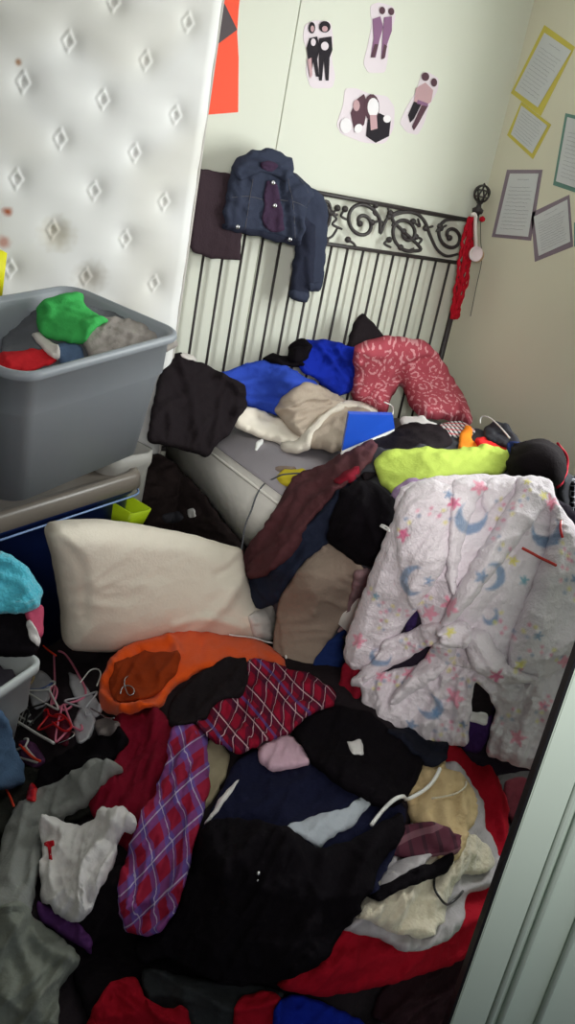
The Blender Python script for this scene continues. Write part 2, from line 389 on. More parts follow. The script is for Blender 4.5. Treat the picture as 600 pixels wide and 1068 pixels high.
# ================================================================== BED
IRON = mat('black_iron', (52, 47, 48), rough=.45, spec=.4, var=.15, vs=30)
HY = 2.934
bed = empty('iron_bed_frame', (2.18, 2.2, 0), 'black wrought-iron bed frame and headboard with scrollwork band above plain upright bars', 'bed')
zt, zl = onY(345, 203.5, HY)[2], onY(345, 255, HY)[2]
for x in (1.465, 2.835):
    p = MB().tube([(x, HY, 0), (x, HY, zt+.03)], .013, 12).build('post', IRON, bed)
    c = np.array([x, HY, zt+.03]); f = MB()
    f.lathe(c, [(.012, 0), (.022, .005), (.024, .02), (.012, .028), (.008, .04), (.014, .046), (.014, .05)], 16)
    cc = c+np.array([0, 0, .083])
    for k in range(8):
        a = k*math.pi/4; pts = [cc+np.array([.033*math.sin(t)*math.cos(a+t*.35), .033*math.sin(t)*math.sin(a+t*.35), -.034*math.cos(t)]) for t in np.linspace(.05, math.pi-.05, 12)]
        f.tube(pts, .0036, 6)
    for z in (-.012, .014): f.tube([cc+np.array([.031*math.cos(t), .031*math.sin(t), z]) for t in np.linspace(0, 2*math.pi, 20)[:-1]], .003, 6, closed=True)
    f.lathe(cc+np.array([0, 0, .03]), [(.008, 0), (.006, .008), (.001, .014)], 10)
    o = f.build('finial', IRON, p); 
for z, r in ((zt, .009), (zl, .008), (.5, .01)):
    MB().tube([(1.465, HY, z), (2.835, HY, z)], r, 10).build('rail', IRON, bed)
for k in range(16):
    x = 1.57+.0786*k; MB().tube([(x, HY, .5), (x, HY, zl)], .0052, 8).build('upright_bar', IRON, bed)
def scroll(pts, r=.0075, cap=True):
    P = cat_rom(np.array([onY(px, py, HY) for px, py in pts]), 6)
    m = MB().tube(P, np.interp(np.linspace(0, 1, len(P)), [0, .15, .85, 1], [r*.9, r, r, r*.75]), 8)
    if cap: m.lathe(P[0]-np.array([0, .01, 0]), [(.001, 0), (.011, .003), (.013, .01), (.011, .017), (.001, .02)], 12, (0, 1, 0))
    return m
def sp(cx, cy, r0_, r1_, a0, turns, n=14, ex=1.0, tilt=.17):
    out = []
    for i in range(n):
        t = i/(n-1); a = math.radians(a0)+turns*2*math.pi*t; r = r0_+(r1_-r0_)*t**ex
        out.append((cx+r*math.cos(a), cy+r*math.sin(a)*1.12+tilt*r*math.cos(a)))
    return out
LS = [sp(378, 232, 3, 19, 150, 1.55, 22)+[(397, 243), (404, 228), (415, 221), (427, 221.5)],
      sp(424, 243, 3, 18, 200, -1.45, 20)+[(410, 230), (418, 222), (433, 222), (443, 231), (449, 246), (456, 260), (466, 267), (478, 265)],
      sp(471, 246, 3, 15, 130, 1.35, 18)+[(480, 229), (487, 229)],
      sp(330, 226, 3, 19, 10, -1.5, 20)+[(340, 210), (346, 222), (352, 224)],
      sp(285, 221, 3, 17, 200, -1.4, 18)+[(300, 210), (312, 230), (330, 245)],
      sp(238, 213, 3, 17, 150, 1.5, 20)+[(256, 228), (265, 205), (280, 200)],
      sp(205, 207, 3, 15, 200, 1.3, 16)+[(212, 190), (222, 192), (230, 215)]]
LEAF = [((388, 232), (398, 231), (401, 235)), ((360, 218), (356, 225), (362, 229)), ((363, 250), (369, 254), (372, 259)), ((392, 214), (390, 222), (396, 226)), ((406, 226), (411, 230), (409, 236)),
        ((434, 247), (440, 250), (435, 256)), ((431, 231), (438, 236), (436, 228)), ((407, 222), (405, 216), (411, 214)), ((345, 222), (351, 228), (347, 234), (357, 239)), ((352, 217), (348, 222)), ((444, 238), (452, 236)), ((459, 236), (455, 242)),
        ((406, 250), (401, 254), (408, 258)), ((460, 238), (466, 235)), ((418, 258), (424, 262), (432, 259)), ((340, 250), (347, 246), (352, 238))]
for q in LS: scroll(q).build('scroll', IRON, bed)
for q in LEAF: scroll(q, .005).build('leaf_curl', IRON, bed)
fr = MB()
for c, d in (((1.53, 2.22, .38), (.04, 1.4, .04)), ((2.8, 2.22, .38), (.04, 1.4, .04)), ((2.17, 1.54, .38), (1.3, .04, .04)), ((2.17, 2.2, .38), (1.3, .04, .03))): fr.box(c, d, bev=.003)
fr.build('side_rails', IRON, bed, smooth=False)
for x in (1.56, 2.78):
    for y in (1.56, 2.2): MB().tube([(x, y, 0), (x, y, .37)], .016, 10).build('leg', IRON, bed)
bs = empty('box_spring', (2.18, 2.2, .4), 'white box spring with pale lavender-grey top lying on the bed frame', 'box spring')
TICK = mat('box_spring_side', (246, 242, 236), var=.05, vs=5, bump=.25, bs=25); LAV = mat('box_spring_top', (176, 170, 178), var=.05, bump=.3, bs=300)
MB().box((2.175, 2.2, .525), (1.35, 1.40, .245), bev=.028).build('side_cover', TICK, bs)
MB().box((2.175, 2.2, .648), (1.30, 1.35, .012), bev=.004).build('top_cover', LAV, bs)
MB().tube([(1.503, 1.54, .628), (1.503, 2.85, .628)], .005, 6).build('piping', TICK, bs)

# ================================================================== STORAGE TOTES
def rrect(l, w_, r, n=6):
    out = []
    for cx, cy, a in ((l-r, r, -90), (l-r, w_-r, 0), (r, w_-r, 90), (r, r, 180)):
        for k in range(n+1):
            q = math.radians(a+90*k/n); out.append((cx+r*math.cos(q), cy+r*math.sin(q)))
    return np.array(out)
def loft(levels, o, M, cap0=True, cap1=False):
    """levels: (l, w, inset, corner radius, z) -> closed stack of rounded rectangles"""
    V = []; n = None
    for l, w_, i, r, z in levels:
        q = rrect(l-2*i, w_-2*i, max(.004, r))+i; n = len(q)
        V += [o+M@np.array([x, y, z]) for x, y in q]
    Fc = [[a*n+k, a*n+(k+1) % n, (a+1)*n+(k+1) % n, (a+1)*n+k] for a in range(len(levels)-1) for k in range(n)]
    if cap0: Fc.append(list(range(n))[::-1])
    if cap1: Fc.append([(len(levels)-1)*n+k for k in range(n)])
    return V, Fc
def rot3(a, b, c):
    ca, sa = math.cos(a), math.sin(a); cb, sb = math.cos(b), math.sin(b); cc, sc = math.cos(c), math.sin(c)
    return np.array([[ca, -sa, 0], [sa, ca, 0], [0, 0, 1]])@np.array([[1, 0, 0], [0, cb, -sb], [0, sb, cb]])@np.array([[cc, 0, sc], [0, 1, 0], [-sc, 0, cc]])
GREYP = mat('grey_plastic', (142, 148, 156), rough=.42, spec=.35, var=.04, vs=3)
BM = rot3(.488, .093, -.105); BO = np.array([.636, 1.979, 1.036]); l_, w_, h_, tp = .618, .425, .383, .045
def tote(root, m, o, M, l, w, h, tp, r=.06, rim=True):
    lv = [(l, w, tp, r, -h), (l, w, tp*.35+.004, r, -.125), (l, w, .012, r, -.118), (l, w, .010, r, -.022)]
    lv += [(l, w, -.003, r+.008, -.020), (l, w, -.003, r+.008, -.002), (l, w, .002, r, .002), (l, w, .008, r, 0), (l, w, .013, r, -.01), (l, w, tp*.35+.012, r*.9, -.12), (l, w, tp+.006, r*.8, -h+.006)]
    V, Fc = loft(lv, o, M, True, True); return mesh('body', V, Fc, m, root, smooth=True)
bin1 = empty('storage_tote', BO+BM@np.array([l_/2, w_/2, -h_]), 'large open grey plastic tote full of clothes, tilted on top of the blue tote', 'storage bin')
o = tote(bin1, GREYP, BO, BM, l_, w_, h_, tp)
V, Fc = loft([(l_, w_, -.006, .068, -.018), (l_, w_, -.009, .07, -.012), (l_, w_, -.008, .07, -.001), (l_, w_, -.002, .066, .004), (l_, w_, .006, .06, .003), (l_, w_, .008, .06, -.012)], BO, BM, False)
mesh('rim', V, Fc, GREYP, bin1)
# lower blue tote with grey lid
bq = onZ(140, 489, .62); M2 = rot3(.43, .0, -.03); L2, W2 = .66, .38
BO2 = bq-M2@np.array([L2-.02, .02, 0])
bin2 = empty('storage_tote', (BO2[0]+.2, BO2[1]+.3, .02), 'dark blue plastic tote with a grey-brown lid, underneath the grey tote', 'storage bin')
BLUEP = mat('blue_plastic', (22, 40, 92), rough=.35, spec=.4, var=.05)
LIDP = mat('lid_plastic', (122, 114, 106), rough=.35, spec=.5, var=.05)
tote(bin2, BLUEP, BO2-np.array([0, 0, .05]), M2, L2, W2, .52, .05)
lid = MB(); lid.add(*loft([(L2, W2, -.012, .06, -.055), (L2, W2, -.016, .062, -.052), (L2, W2, -.012, .06, -.012), (L2, W2, -.004, .055, 0), (L2, W2, .012, .05, 0), (L2, W2, .025, .045, -.02), (L2, W2, .06, .04, -.022)], BO2, M2, False, True))
lid.build('lid', LIDP, bin2)
PALEB = mat('pale_blue_plastic', (130, 160, 210), rough=.3, spec=.5)
ed = rrect(L2+.026, W2+.026, .06)-.013
MB().tube([BO2+M2@np.array([x, y, -.075]) for x, y in ed], .0035, 6, closed=True).build('rim', PALEB, bin2)
# translucent tote behind, and the lime box
CLR = mat('frosted_plastic', (160, 158, 154), rough=.5, spec=.4)
b3o = onY(122, 470, 2.42); b3 = empty('storage_tote', (b3o[0]+.1, b3o[1]+.1, 0), 'frosted pale storage tote standing behind the blue tote, only its rounded corner showing', 'storage bin')
V, Fc = loft([(.2, .24, .02, .05, 0), (.2, .24, .004, .05, .60), (.2, .24, -.004, .055, .62), (.2, .24, -.004, .055, .66), (.2, .24, .01, .04, .66), (.2, .24, .03, .04, .1)], np.array([b3o[0]-.02, b3o[1], 0]), rot3(.3, 0, 0), True, True); mesh('body', V, Fc, CLR, b3)
LIME = mat('lime_plastic', (176, 204, 30), rough=.4)
lo = onY(151, 533, 2.34); lb = MB().add(*loft([(.11, .16, .01, .012, -.08), (.11, .16, 0, .014, 0), (.11, .16, .006, .01, 0), (.11, .16, .016, .01, -.07)], lo-np.array([.05, .02, 0]), rot3(.5, .15, .1), True, True)).build('plastic_box', LIME, label='small lime green plastic box behind the cream pillow', cat='box')
YEL = mat('yellow_plastic', (232, 226, 30), rough=.5)
yo = BO+BM@np.array([0.115, w_+.03, .0])
yq = onY(-4, 312, 2.60)
MB().add(*loft([(.07, .05, .004, .012, 0), (.07, .05, 0, .012, .13), (.07, .05, .01, .01, .135)], np.array([yq[0]-.035, yq[1]-.02, yq[2]]), rot3(.4, 0, 0), True, True)).build('bottle', YEL, label='bright yellow plastic container behind the grey tote at the left edge', cat='container')
# container at lower left
b4M = rot3(.62, 0, 0); b4c = onZ(47, 688, .47)
b4 = empty('storage_tote', b4c+np.array([-.3, -.1, -.45]), 'pale grey plastic tote at the left edge with a turquoise towel on top', 'storage bin')
tote(b4, mat('pale_plastic', (196, 202, 204), rough=.5, var=.04), b4c-b4M@np.array([.48, 0.0, 0]), b4M, .48, .34, .42, .05, .03)

def filling(o, M, l, w, z, m, label):
    nx, ny = 34, 26; X, Y = np.meshgrid(np.linspace(.03, l-.03, nx), np.linspace(.03, w-.03, ny)); q = np.c_[X.ravel(), Y.ravel()]
    H = z+.05*folds(q, .12, 30, 1.8, 61)
    V = np.array([o+M@np.array([x, y, h]) for (x, y), h in zip(q, H)]); idx = np.arange(nx*ny).reshape(ny, nx)
    Fc = np.stack([idx[:-1, :-1].ravel(), idx[:-1, 1:].ravel(), idx[1:, 1:].ravel(), idx[1:, :-1].ravel()], 1)
    mesh('clothes_filling', V, Fc, m, label=label, cat='clothes', kind='stuff')
filling(b4c-b4M@np.array([.48, 0, 0]), b4M, .48, .34, -.07, mat('filling_cloth', (70, 66, 76), var=.5, vs=14), 'mixed dull clothes filling the pale grey tote at the left edge')
# ================================================================== THINGS ON THE WALLS
def wallP(px, py, d=.003, wall='Y'):
    return onY(px, py, YB-d) if wall == 'Y' else onX(px, py, XR-d)
def flat(name, poly, m, wall='Y', d=.0016, parent=None, th=.0015, **k):
    P = np.array([wallP(px, py, d, wall) for px, py in poly]); n = len(P); off = np.array([0, th, 0]) if wall == 'Y' else np.array([th, 0, 0])
    V = np.vstack([P, P+off]); Fc = [list(range(n)), list(range(n, 2*n))[::-1]]+[[i, (i+1) % n, n+(i+1) % n, n+i] for i in range(n)]
    return mesh(name, V, Fc, m, parent, smooth=False, **k)
ORANGE = mat('orange_poster_paper', (250, 92, 66), var=.03, rough=.6); DKG = mat('dark_grey_print', (92, 84, 88), var=.06)
po = flat('poster', [(222, -22), (252, -20), (249, 10), (247.5, 34), (249, 60), (248.5, 117), (200, 121), (210, 60)], ORANGE, label='orange-red poster with a dark grey triangle, half hidden by the mattress', cat='poster')
flat('printed_triangle', [(218, -14), (235, 5), (247.5, 31), (226, 47), (212, 54), (208, 20)], DKG, d=.005, parent=po)
PAPERW = mat('photo_paper', (226, 214, 222), var=.04, rough=.5); PK = mat('print_black', (44, 40, 46)); PV = mat('print_violet', (142, 104, 138)); PS = mat('print_skin', (196, 160, 166)); PW = mat('print_white', (240, 236, 240)); PB = mat('print_brown', (92, 66, 76))
def blob(cx, cy, a, b, rot=0, n=14):
    c, s_ = math.cos(math.radians(rot)), math.sin(math.radians(rot))
    return [(cx+a*math.cos(t)*c-b*math.sin(t)*s_, cy+a*math.cos(t)*s_+b*math.sin(t)*c) for t in np.linspace(0, 2*math.pi, n, endpoint=False)]
G4 = 'cut-out photographs on the back wall'
def photo(outline, figs, label):
    q = chaikin(outline, 2).tolist(); ph = flat('photo_cutout', q, PAPERW, label=label, cat='photograph', group=G4)
    for i, (nm, poly, m) in enumerate(figs): flat(nm, poly, m, d=.0042+.0003*i, th=.0006, parent=ph)
photo([(318, 26), (327, 21), (345, 22), (348, 40), (346, 60), (350, 80), (347, 92), (324, 92), (319, 75), (321, 55), (316, 40)],
      [('printed_figure', [(323, 40), (331, 38), (334, 50), (331, 62), (333, 80), (330, 80), (327, 64), (325, 78), (322, 64), (320, 50)], PK), ('printed_figure', [(333, 40), (346, 38), (347, 52), (344, 60), (343, 84), (340, 84), (338, 62), (336, 84), (333, 84), (333, 60)], PK),
       ('printed_head', blob(325.5, 29, 3.5, 6), PK), ('printed_head', blob(339, 28, 6, 6), PK), ('printed_face', blob(326, 30, 1.8, 3.4), PS), ('printed_face', blob(339, 30, 3, 3), PS), ('printed_pattern', blob(327, 44, 2.6, 4), PAPERW), ('printed_pattern', blob(339, 48, 4, 4.5), PAPERW), ('printed_legs', [(321, 62), (325, 60), (326, 78), (324, 82)], PS)],
      'photo cut-out of two people in black clothes, beside the wall seam')
photo([(386, 6), (395, 2), (411, 7), (413, 18), (406, 38), (405, 60), (402, 76), (384, 76), (379, 66), (384, 46), (388, 26)],
      [('printed_figure', [(389, 20), (397, 17), (400, 28), (396, 42), (392, 60), (387, 60), (390, 40)], PV), ('printed_figure', [(401, 18), (409, 17), (409, 32), (404, 46), (402, 60), (398, 62), (399, 44)], PV), ('printed_head', blob(399, 11, 3, 4), PB), ('printed_head', blob(408.5, 12, 3, 4), PB), ('printed_legs', [(391, 46), (395, 46), (391, 60), (387, 60)], PB), ('printed_legs', [(401, 46), (404, 48), (401, 61), (398, 62)], PB)],
      'topmost photo cut-out, two people in violet tones')
photo([(360, 92), (372, 92), (386, 98), (404, 100), (412, 112), (411, 134), (402, 150), (380, 149), (356, 140), (351, 130), (358, 110)],
      [('printed_figure', [(366, 118), (372, 104), (380, 98), (384, 110), (380, 130), (370, 138)], PB), ('printed_figure', [(384, 124), (396, 118), (408, 124), (406, 142), (392, 149), (382, 142)], PK), ('printed_hair', blob(388, 112, 8, 14), PB), ('printed_face', blob(389.5, 112, 6, 10), PW), ('printed_face', blob(372, 110, 3.5, 6), PS), ('printed_face', blob(361, 131, 6, 8), PW), ('printed_neck', [(386, 120), (393, 120), (394, 134), (387, 136)], PS), ('printed_pattern', blob(404, 124, 4, 4), PW), ('printed_pattern', blob(374, 134, 4, 5, 30), PW)],
      'square group photo cut-out, lowest of the four, faces close together')
photo([(440, 76), (447, 75), (458, 82), (457, 94), (447, 112), (443, 128), (436, 141), (424, 138), (417, 128), (424, 112), (434, 96)],
      [('printed_figure', [(434, 92), (444, 86), (452, 94), (450, 106), (442, 112), (432, 108)], PS), ('printed_legs', [(432, 106), (440, 108), (432, 124), (428, 128), (426, 120)], PK), ('printed_legs', [(440, 110), (447, 110), (436, 130), (432, 136), (430, 132)], PB), ('printed_head', blob(444, 80, 4, 4.5), PB), ('printed_head', blob(453, 86, 3.2, 4.5), PB), ('printed_belt', [(436, 104), (447, 108), (446, 111), (435, 108)], PV)],
      'photo cut-out of two people tilted to the right, nearest the corner')
# handwritten sheets on the right wall
SHEET = mat('ruled_sheet', (212, 214, 216), var=.03); MAUVE = mat('mauve_card', (142, 128, 140), var=.05); YCARD = mat('yellow_tape', (212, 198, 96), var=.06); TEAL = mat('teal_card', (110, 146, 136), var=.05); INK = mat('pencil_ink', (150, 152, 160)); CUR = mat('curled_shadow_edge', (120, 110, 120))
def note(back, front, mback, label, lines=14, title=True, cat_='paper note', sheetm=None):
    bk = flat('handwritten_note', back, mback, wall='X', d=.0016, th=.0015, label=label, cat=cat_, group='handwritten notes on the right wall')
    flat('sheet', front, sheetm or SHEET, wall='X', d=.0045, parent=bk, th=.0008)
    a, b, c, d = [np.array(p, float) for p in front]; mb = MB()
    for i in range(lines):
        f = .1+.8*i/(lines-1); L = a+(d-a)*f; Rr = b+(c-b)*f; s0, s1 = (.3, .7) if (i == 0 and title) else (.1, .9-random.random()*.15)
        pts = [L+(Rr-L)*t+np.array([0, random.uniform(-.45, .45)]) for t in np.linspace(s0, s1, 26)]
        if i == 1 and title: continue
        mb.tube([wallP(p[0], p[1], .0054, 'X') for p in pts], .00045, 4)
    mb.build('writing', INK, bk)
note([(529, 177), (566, 177), (554, 251), (513, 247)], [(532, 181), (562, 181), (551, 247), (517, 244)], MAUVE, 'tall handwritten sheet on a mauve card beside the bedpost')
note([(554, 222), (594, 203), (598, 257), (558, 273)], [(557, 226), (592, 208), (595, 252), (562, 267)], MAUVE, 'handwritten sheet with a curled lower edge on mauve card, tilted anticlockwise')
note([(568, 26), (600, 49), (564, 121), (533, 97)], [(568, 34), (596, 53), (561, 112), (537, 94)], YCARD, 'tall handwritten sheet edged in yellow, leaning right, high on the right wall', sheetm=SHEET)
note([(544, 106), (575, 130), (556, 166), (529, 141)], [(544, 110), (571, 131), (555, 160), (533, 140)], YCARD, 'small square sheet edged in yellow, below the tall yellow-edged one', lines=9, title=False)
note([(590, 118), (634, 128), (622, 208), (577, 193)], [(592, 122), (630, 132), (618, 202), (580, 189)], TEAL, 'handwritten sheet on a teal card cut off by the right edge of the picture')
note([(599, 232), (640, 236), (636, 262), (599, 257)], [(601, 236), (636, 240), (632, 259), (602, 254)], TEAL, 'pale sheet just showing beside the lower tilted mauve note', lines=4, title=False)
# ================================================================== FABRICS
def checks(name, base, bands, scale=1.0, rough=.95):
    """woven plaid: base colour plus bands (axis, period, offset, width, colour, strength) in cloth coordinates"""
    m = bpy.data.materials.new(name); m.use_nodes = True; nt = m.node_tree; N = nt.nodes; L = nt.links; b = N['Principled BSDF']
    b.inputs['Roughness'].default_value = rough; b.inputs['Specular IOR Level'].default_value = .08
    uv = N.new('ShaderNodeUVMap'); uv.uv_map = 'cloth'; sx = N.new('ShaderNodeSeparateXYZ'); L.new(uv.outputs[0], sx.inputs[0]); cur = None
    for ax, per, off, wd, c, st in bands:
        a = N.new('ShaderNodeMath'); a.operation = 'ADD'; L.new(sx.outputs[ax], a.inputs[0]); a.inputs[1].default_value = off+50*per
        d = N.new('ShaderNodeMath'); d.operation = 'MODULO'; L.new(a.outputs[0], d.inputs[0]); d.inputs[1].default_value = per
        e = N.new('ShaderNodeMath'); e.operation = 'LESS_THAN'; L.new(d.outputs[0], e.inputs[0]); e.inputs[1].default_value = wd
        f = N.new('ShaderNodeMath'); f.operation = 'MULTIPLY'; L.new(e.outputs[0], f.inputs[0]); f.inputs[1].default_value = st
        mx = N.new('ShaderNodeMix'); mx.data_type = 'RGBA'; L.new(f.outputs[0], mx.inputs['Factor'])
        if cur is None: mx.inputs['A'].default_value = lin(base)
        else: L.new(cur, mx.inputs['A'])
        mx.inputs['B'].default_value = lin(c); cur = mx.outputs['Result']
    L.new(cur, b.inputs['Base Color']); return m
def paisley(name, base, light, cell=.075):
    m = bpy.data.materials.new(name); m.use_nodes = True; nt = m.node_tree; N = nt.nodes; L = nt.links; b = N['Principled BSDF']
    b.inputs['Roughness'].default_value = .9; b.inputs['Specular IOR Level'].default_value = .1
    uv = N.new('ShaderNodeUVMap'); uv.uv_map = 'cloth'
    fr = N.new('ShaderNodeVectorMath'); fr.operation = 'FRACTION'; sc = N.new('ShaderNodeVectorMath'); sc.operation = 'SCALE'; sc.inputs[3].default_value = 1/cell
    L.new(uv.outputs[0], sc.inputs[0]); L.new(sc.outputs[0], fr.inputs[0])
    sb = N.new('ShaderNodeVectorMath'); sb.operation = 'SUBTRACT'; sb.inputs[1].default_value = (.5, .5, 0); L.new(fr.outputs[0], sb.inputs[0])
    ln = N.new('ShaderNodeVectorMath'); ln.operation = 'LENGTH'; L.new(sb.outputs[0], ln.inputs[0])
    nz = N.new('ShaderNodeTexNoise'); nz.inputs['Scale'].default_value = 55; L.new(uv.outputs[0], nz.inputs['Vector'])
    ad = N.new('ShaderNodeMath'); ad.operation = 'MULTIPLY_ADD'; L.new(nz.outputs['Fac'], ad.inputs[0]); ad.inputs[1].default_value = .28; L.new(ln.outputs['Value'], ad.inputs[2])
    si = N.new('ShaderNodeMath'); si.operation = 'MULTIPLY'; L.new(ad.outputs[0], si.inputs[0]); si.inputs[1].default_value = 24
    s2 = N.new('ShaderNodeMath'); s2.operation = 'SINE'; L.new(si.outputs[0], s2.inputs[0])
    vo = N.new('ShaderNodeTexVoronoi'); vo.inputs['Scale'].default_value = 60; L.new(uv.outputs[0], vo.inputs['Vector'])
    gt = N.new('ShaderNodeMath'); gt.operation = 'GREATER_THAN'; L.new(s2.outputs[0], gt.inputs[0]); gt.inputs[1].default_value = .35
    lt = N.new('ShaderNodeMath'); lt.operation = 'LESS_THAN'; L.new(vo.outputs['Distance'], lt.inputs[0]); lt.inputs[1].default_value = .55
    mu = N.new('ShaderNodeMath'); mu.operation = 'MULTIPLY'; L.new(gt.outputs[0], mu.inputs[0]); L.new(lt.outputs[0], mu.inputs[1])
    m2 = N.new('ShaderNodeMath'); m2.operation = 'MULTIPLY'; m2.inputs[1].default_value = .75; L.new(mu.outputs[0], m2.inputs[0])
    mx = N.new('ShaderNodeMix'); mx.data_type = 'RGBA'; L.new(m2.outputs[0], mx.inputs['Factor']); mx.inputs['A'].default_value = lin(base); mx.inputs['B'].default_value = lin(light)
    L.new(mx.outputs['Result'], b.inputs['Base Color']); return m
BLACK = cloth('black_cotton', (19, 16, 20), spec=.03); BLACK2 = cloth('black_wool', (35, 30, 33), spec=.03)
NAVY = cloth('navy_cloth', (24, 26, 50)); DNAVY = cloth('dark_navy', (26, 28, 40)); JEAN = cloth('dark_denim', (34, 39, 56), bs=220); DJEAN = cloth('washed_black_denim', (44, 46, 56), bs=220)
MAROON = cloth('maroon_brown_cloth', (84, 50, 54)); BROWNP = cloth('brown_purple_cloth', (58, 46, 52)); RED = cloth('bright_red_cloth', (164, 20, 38)); DRED = cloth('crimson_cloth', (122, 18, 40)); ORG = cloth('orange_cloth', (234, 88, 30), sheen=.1)
CREAMC = cloth('cream_cotton', (230, 221, 207), bump=.15, var=.05); WHT = cloth('white_cotton', (226, 222, 222), var=.06); WHTG = cloth('off_white_cotton', (208, 202, 198), var=.08); GREY = cloth('grey_knit', (142, 144, 142), var=.1); GREY2 = cloth('grey_green_knit', (128, 132, 124), var=.16); MGREY = cloth('mid_grey_cloth', (96, 98, 104)); CHAR = cloth('charcoal_cloth', (58, 58, 64))
GREEN = cloth('green_cotton', (66, 170, 88)); KHAKI = cloth('khaki_cotton', (168, 154, 140), var=.06); KHAKI2 = cloth('dull_khaki', (150, 132, 120), var=.06); SAND = cloth('sand_cloth', (196, 172, 132)); ROYAL = cloth('royal_blue_cloth', (48, 74, 176)); ROYALD = cloth('royal_blue_dark', (20, 40, 150)); LIMEC = cloth('neon_lime_cloth', (184, 204, 92), var=.08)
PURP = cloth('purple_cloth', (96, 54, 112)); LILAC = cloth('lilac_cloth', (158, 132, 166)); PINKC = cloth('pale_pink_cloth', (212, 176, 194)); ROSE = cloth('rose_cloth', (186, 78, 106)); TURQ = cloth('turquoise_towel', (84, 190, 214), bs=90, bump=.8, sheen=.4); DENIM = cloth('mid_denim', (84, 110, 142), bs=220); BLUEG = cloth('blue_grey_cloth', (80, 100, 130))
FLEECE = cloth('cream_fleece', (206, 196, 176), bs=110, bump=.5, sheen=.3, var=.2); LTGREY = cloth('light_grey_sweat', (178, 172, 176)); DBLUE = cloth('dark_blue_cloth', (28, 44, 92)); YELC = cloth('yellow_cloth', (226, 206, 60)); ORB = cloth('bright_orange_ribbon', (250, 140, 40)); REDB = cloth('scarlet_ribbon', (226, 44, 44))
PLAIDR = checks('red_plaid', (150, 24, 50), [(0, .028, 0, .012, (54, 26, 50), .65), (1, .028, 0, .012, (54, 26, 50), .65), (0, .028, .02, .0014, (226, 190, 200), .75), (1, .028, .02, .0014, (226, 190, 200), .75), (1, .056, .01, .004, (60, 80, 150), .6)])
PLAIDB = checks('red_blue_plaid', (158, 36, 62), [(0, .032, 0, .014, (50, 104, 196), .36), (1, .038, 0, .017, (50, 104, 196), .36), (0, .032, .024, .0016, (206, 196, 220), .7), (1, .042, .034, .0018, (206, 196, 220), .7)])
PLAIDM = checks('maroon_plaid', (96, 52, 66), [(0, .03, 0, .008, (60, 40, 50), .7), (1, .03, 0, .008, (150, 110, 120), .5)])
WHITEP = mat('white_plastic', (232, 232, 230), rough=.35, spec=.4); PINKP = mat('pink_plastic', (232, 130, 160), rough=.3, spec=.5); REDP = mat('red_plastic', (214, 24, 34), rough=.3, spec=.5); NEON = mat('neon_red_plastic', (255, 70, 44), rough=.35, spec=.4); BLUEPL = mat('blue_hanger_plastic', (60, 90, 160), rough=.3, spec=.5); STEEL = mat('steel_wire', (200, 200, 204), rough=.25, metal=1); BLKP = mat('black_plastic', (20, 20, 22), rough=.35, spec=.5); CLEARP = mat('clear_hanger_plastic', (196, 196, 204), rough=.2, spec=.6)

# ================================================================== INSIDE THE GREY TOTE
RB = Region([(0, 385, 'z', .98), (0, 350, 'z', 1.0), (60, 312, 'z', 1.12), (100, 375, 'z', 1.01), (110, 340, 'z', 1.07), (170, 352, 'z', 1.06), (50, 340, 'z', 1.05), (40, 385, 'z', .98)])
garment(RB, 'clothes_filling', [(2, 352), (40, 322), (90, 318), (160, 340), (170, 352), (100, 378), (22, 392), (0, 380)], MGREY, T=.01, amp=.012, label='dull grey clothes filling the bottom of the grey tote', cat='clothes', kind='stuff')
garment(RB, 't_shirt', [(-6, 372), (20, 368), (50, 366), (62, 378), (30, 392), (-6, 388)], cloth('tote_red', (190, 36, 44)), amp=.008, wl=.06, label='red cloth low at the left inside the grey tote', cat='clothing')
garment(RB, 'towel', [(60, 360), (84, 362), (90, 378), (66, 384), (58, 372)], BLUEG, amp=.006, label='small blue-grey cloth between the green shirt and the tote rim', cat='clothing')
garment(RB, 'sock', [(33, 350), (42, 348), (62, 366), (64, 376), (56, 377), (42, 364)], WHTG, T=.02, amp=.005, label='off-white sock lying left of the green shirt in the tote', cat='clothing')
garment(RB, 'crumpled_shirt', [(82, 340), (110, 332), (150, 338), (182, 352), (186, 362), (150, 372), (96, 378), (88, 364)], cloth('taupe_grey', (150, 144, 140)), T=.03, amp=.016, wl=.07, ang=20, label='grey crumpled shirt at the right end of the grey tote', cat='clothing')
garment(RB, 't_shirt', [(41, 322), (50, 312), (76, 306), (86, 308), (86, 320), (98, 328), (113, 341), (100, 346), (90, 362), (70, 360), (44, 352), (40, 340)], GREEN, T=.035, amp=.014, wl=.07, ang=-20, label='bright green t-shirt on top of the clothes in the grey tote', cat='clothing',
        ridges=[([(48, 320), (62, 316), (78, 310)], .012, .02), ([(46, 344), (56, 330), (52, 318)], .012, .018)])

# ================================================================== ON THE BED
BED = Region([(170, 400, 'y', 2.72), (170, 465, 'y', 2.5), (216, 476, 'x', 1.46), (262, 455, 'z', .67), (300, 500, 'z', .665), (235, 395, 'y', 2.80), (300, 395, 'y', 2.72), (300, 372, 'y', 2.85), (270, 440, 'z', .68), (375, 335, 'y', 2.86), (365, 360, 'y', 2.82), (420, 350, 'y', 2.80), (470, 390, 'x', 2.72), (485, 440, 'x', 2.62),
              (335, 372, 'y', 2.84), (340, 420, 'z', .74), (350, 460, 'z', .70), (395, 450, 'z', .73), (420, 470, 'z', .82), (500, 455, 'z', .80), (450, 495, 'z', .88), (540, 470, 'z', .86), (400, 500, 'z', .84), (560, 480, 'z', .97), (600, 500, 'z', .85),
              (360, 490, 'z', .78), (300, 540, 'x', 1.44), (260, 585, 'x', 1.42), (330, 600, 'x', 1.38), (350, 540, 'z', .74), (395, 560, 'z', .78), (300, 700, 'z', .28), (350, 700, 'z', .3), (345, 570, 'z', .66), (300, 640, 'z', .42), (385, 640, 'z', .45), (430, 600, 'z', .7), (520, 435, 'z', .86)])
KL = garment
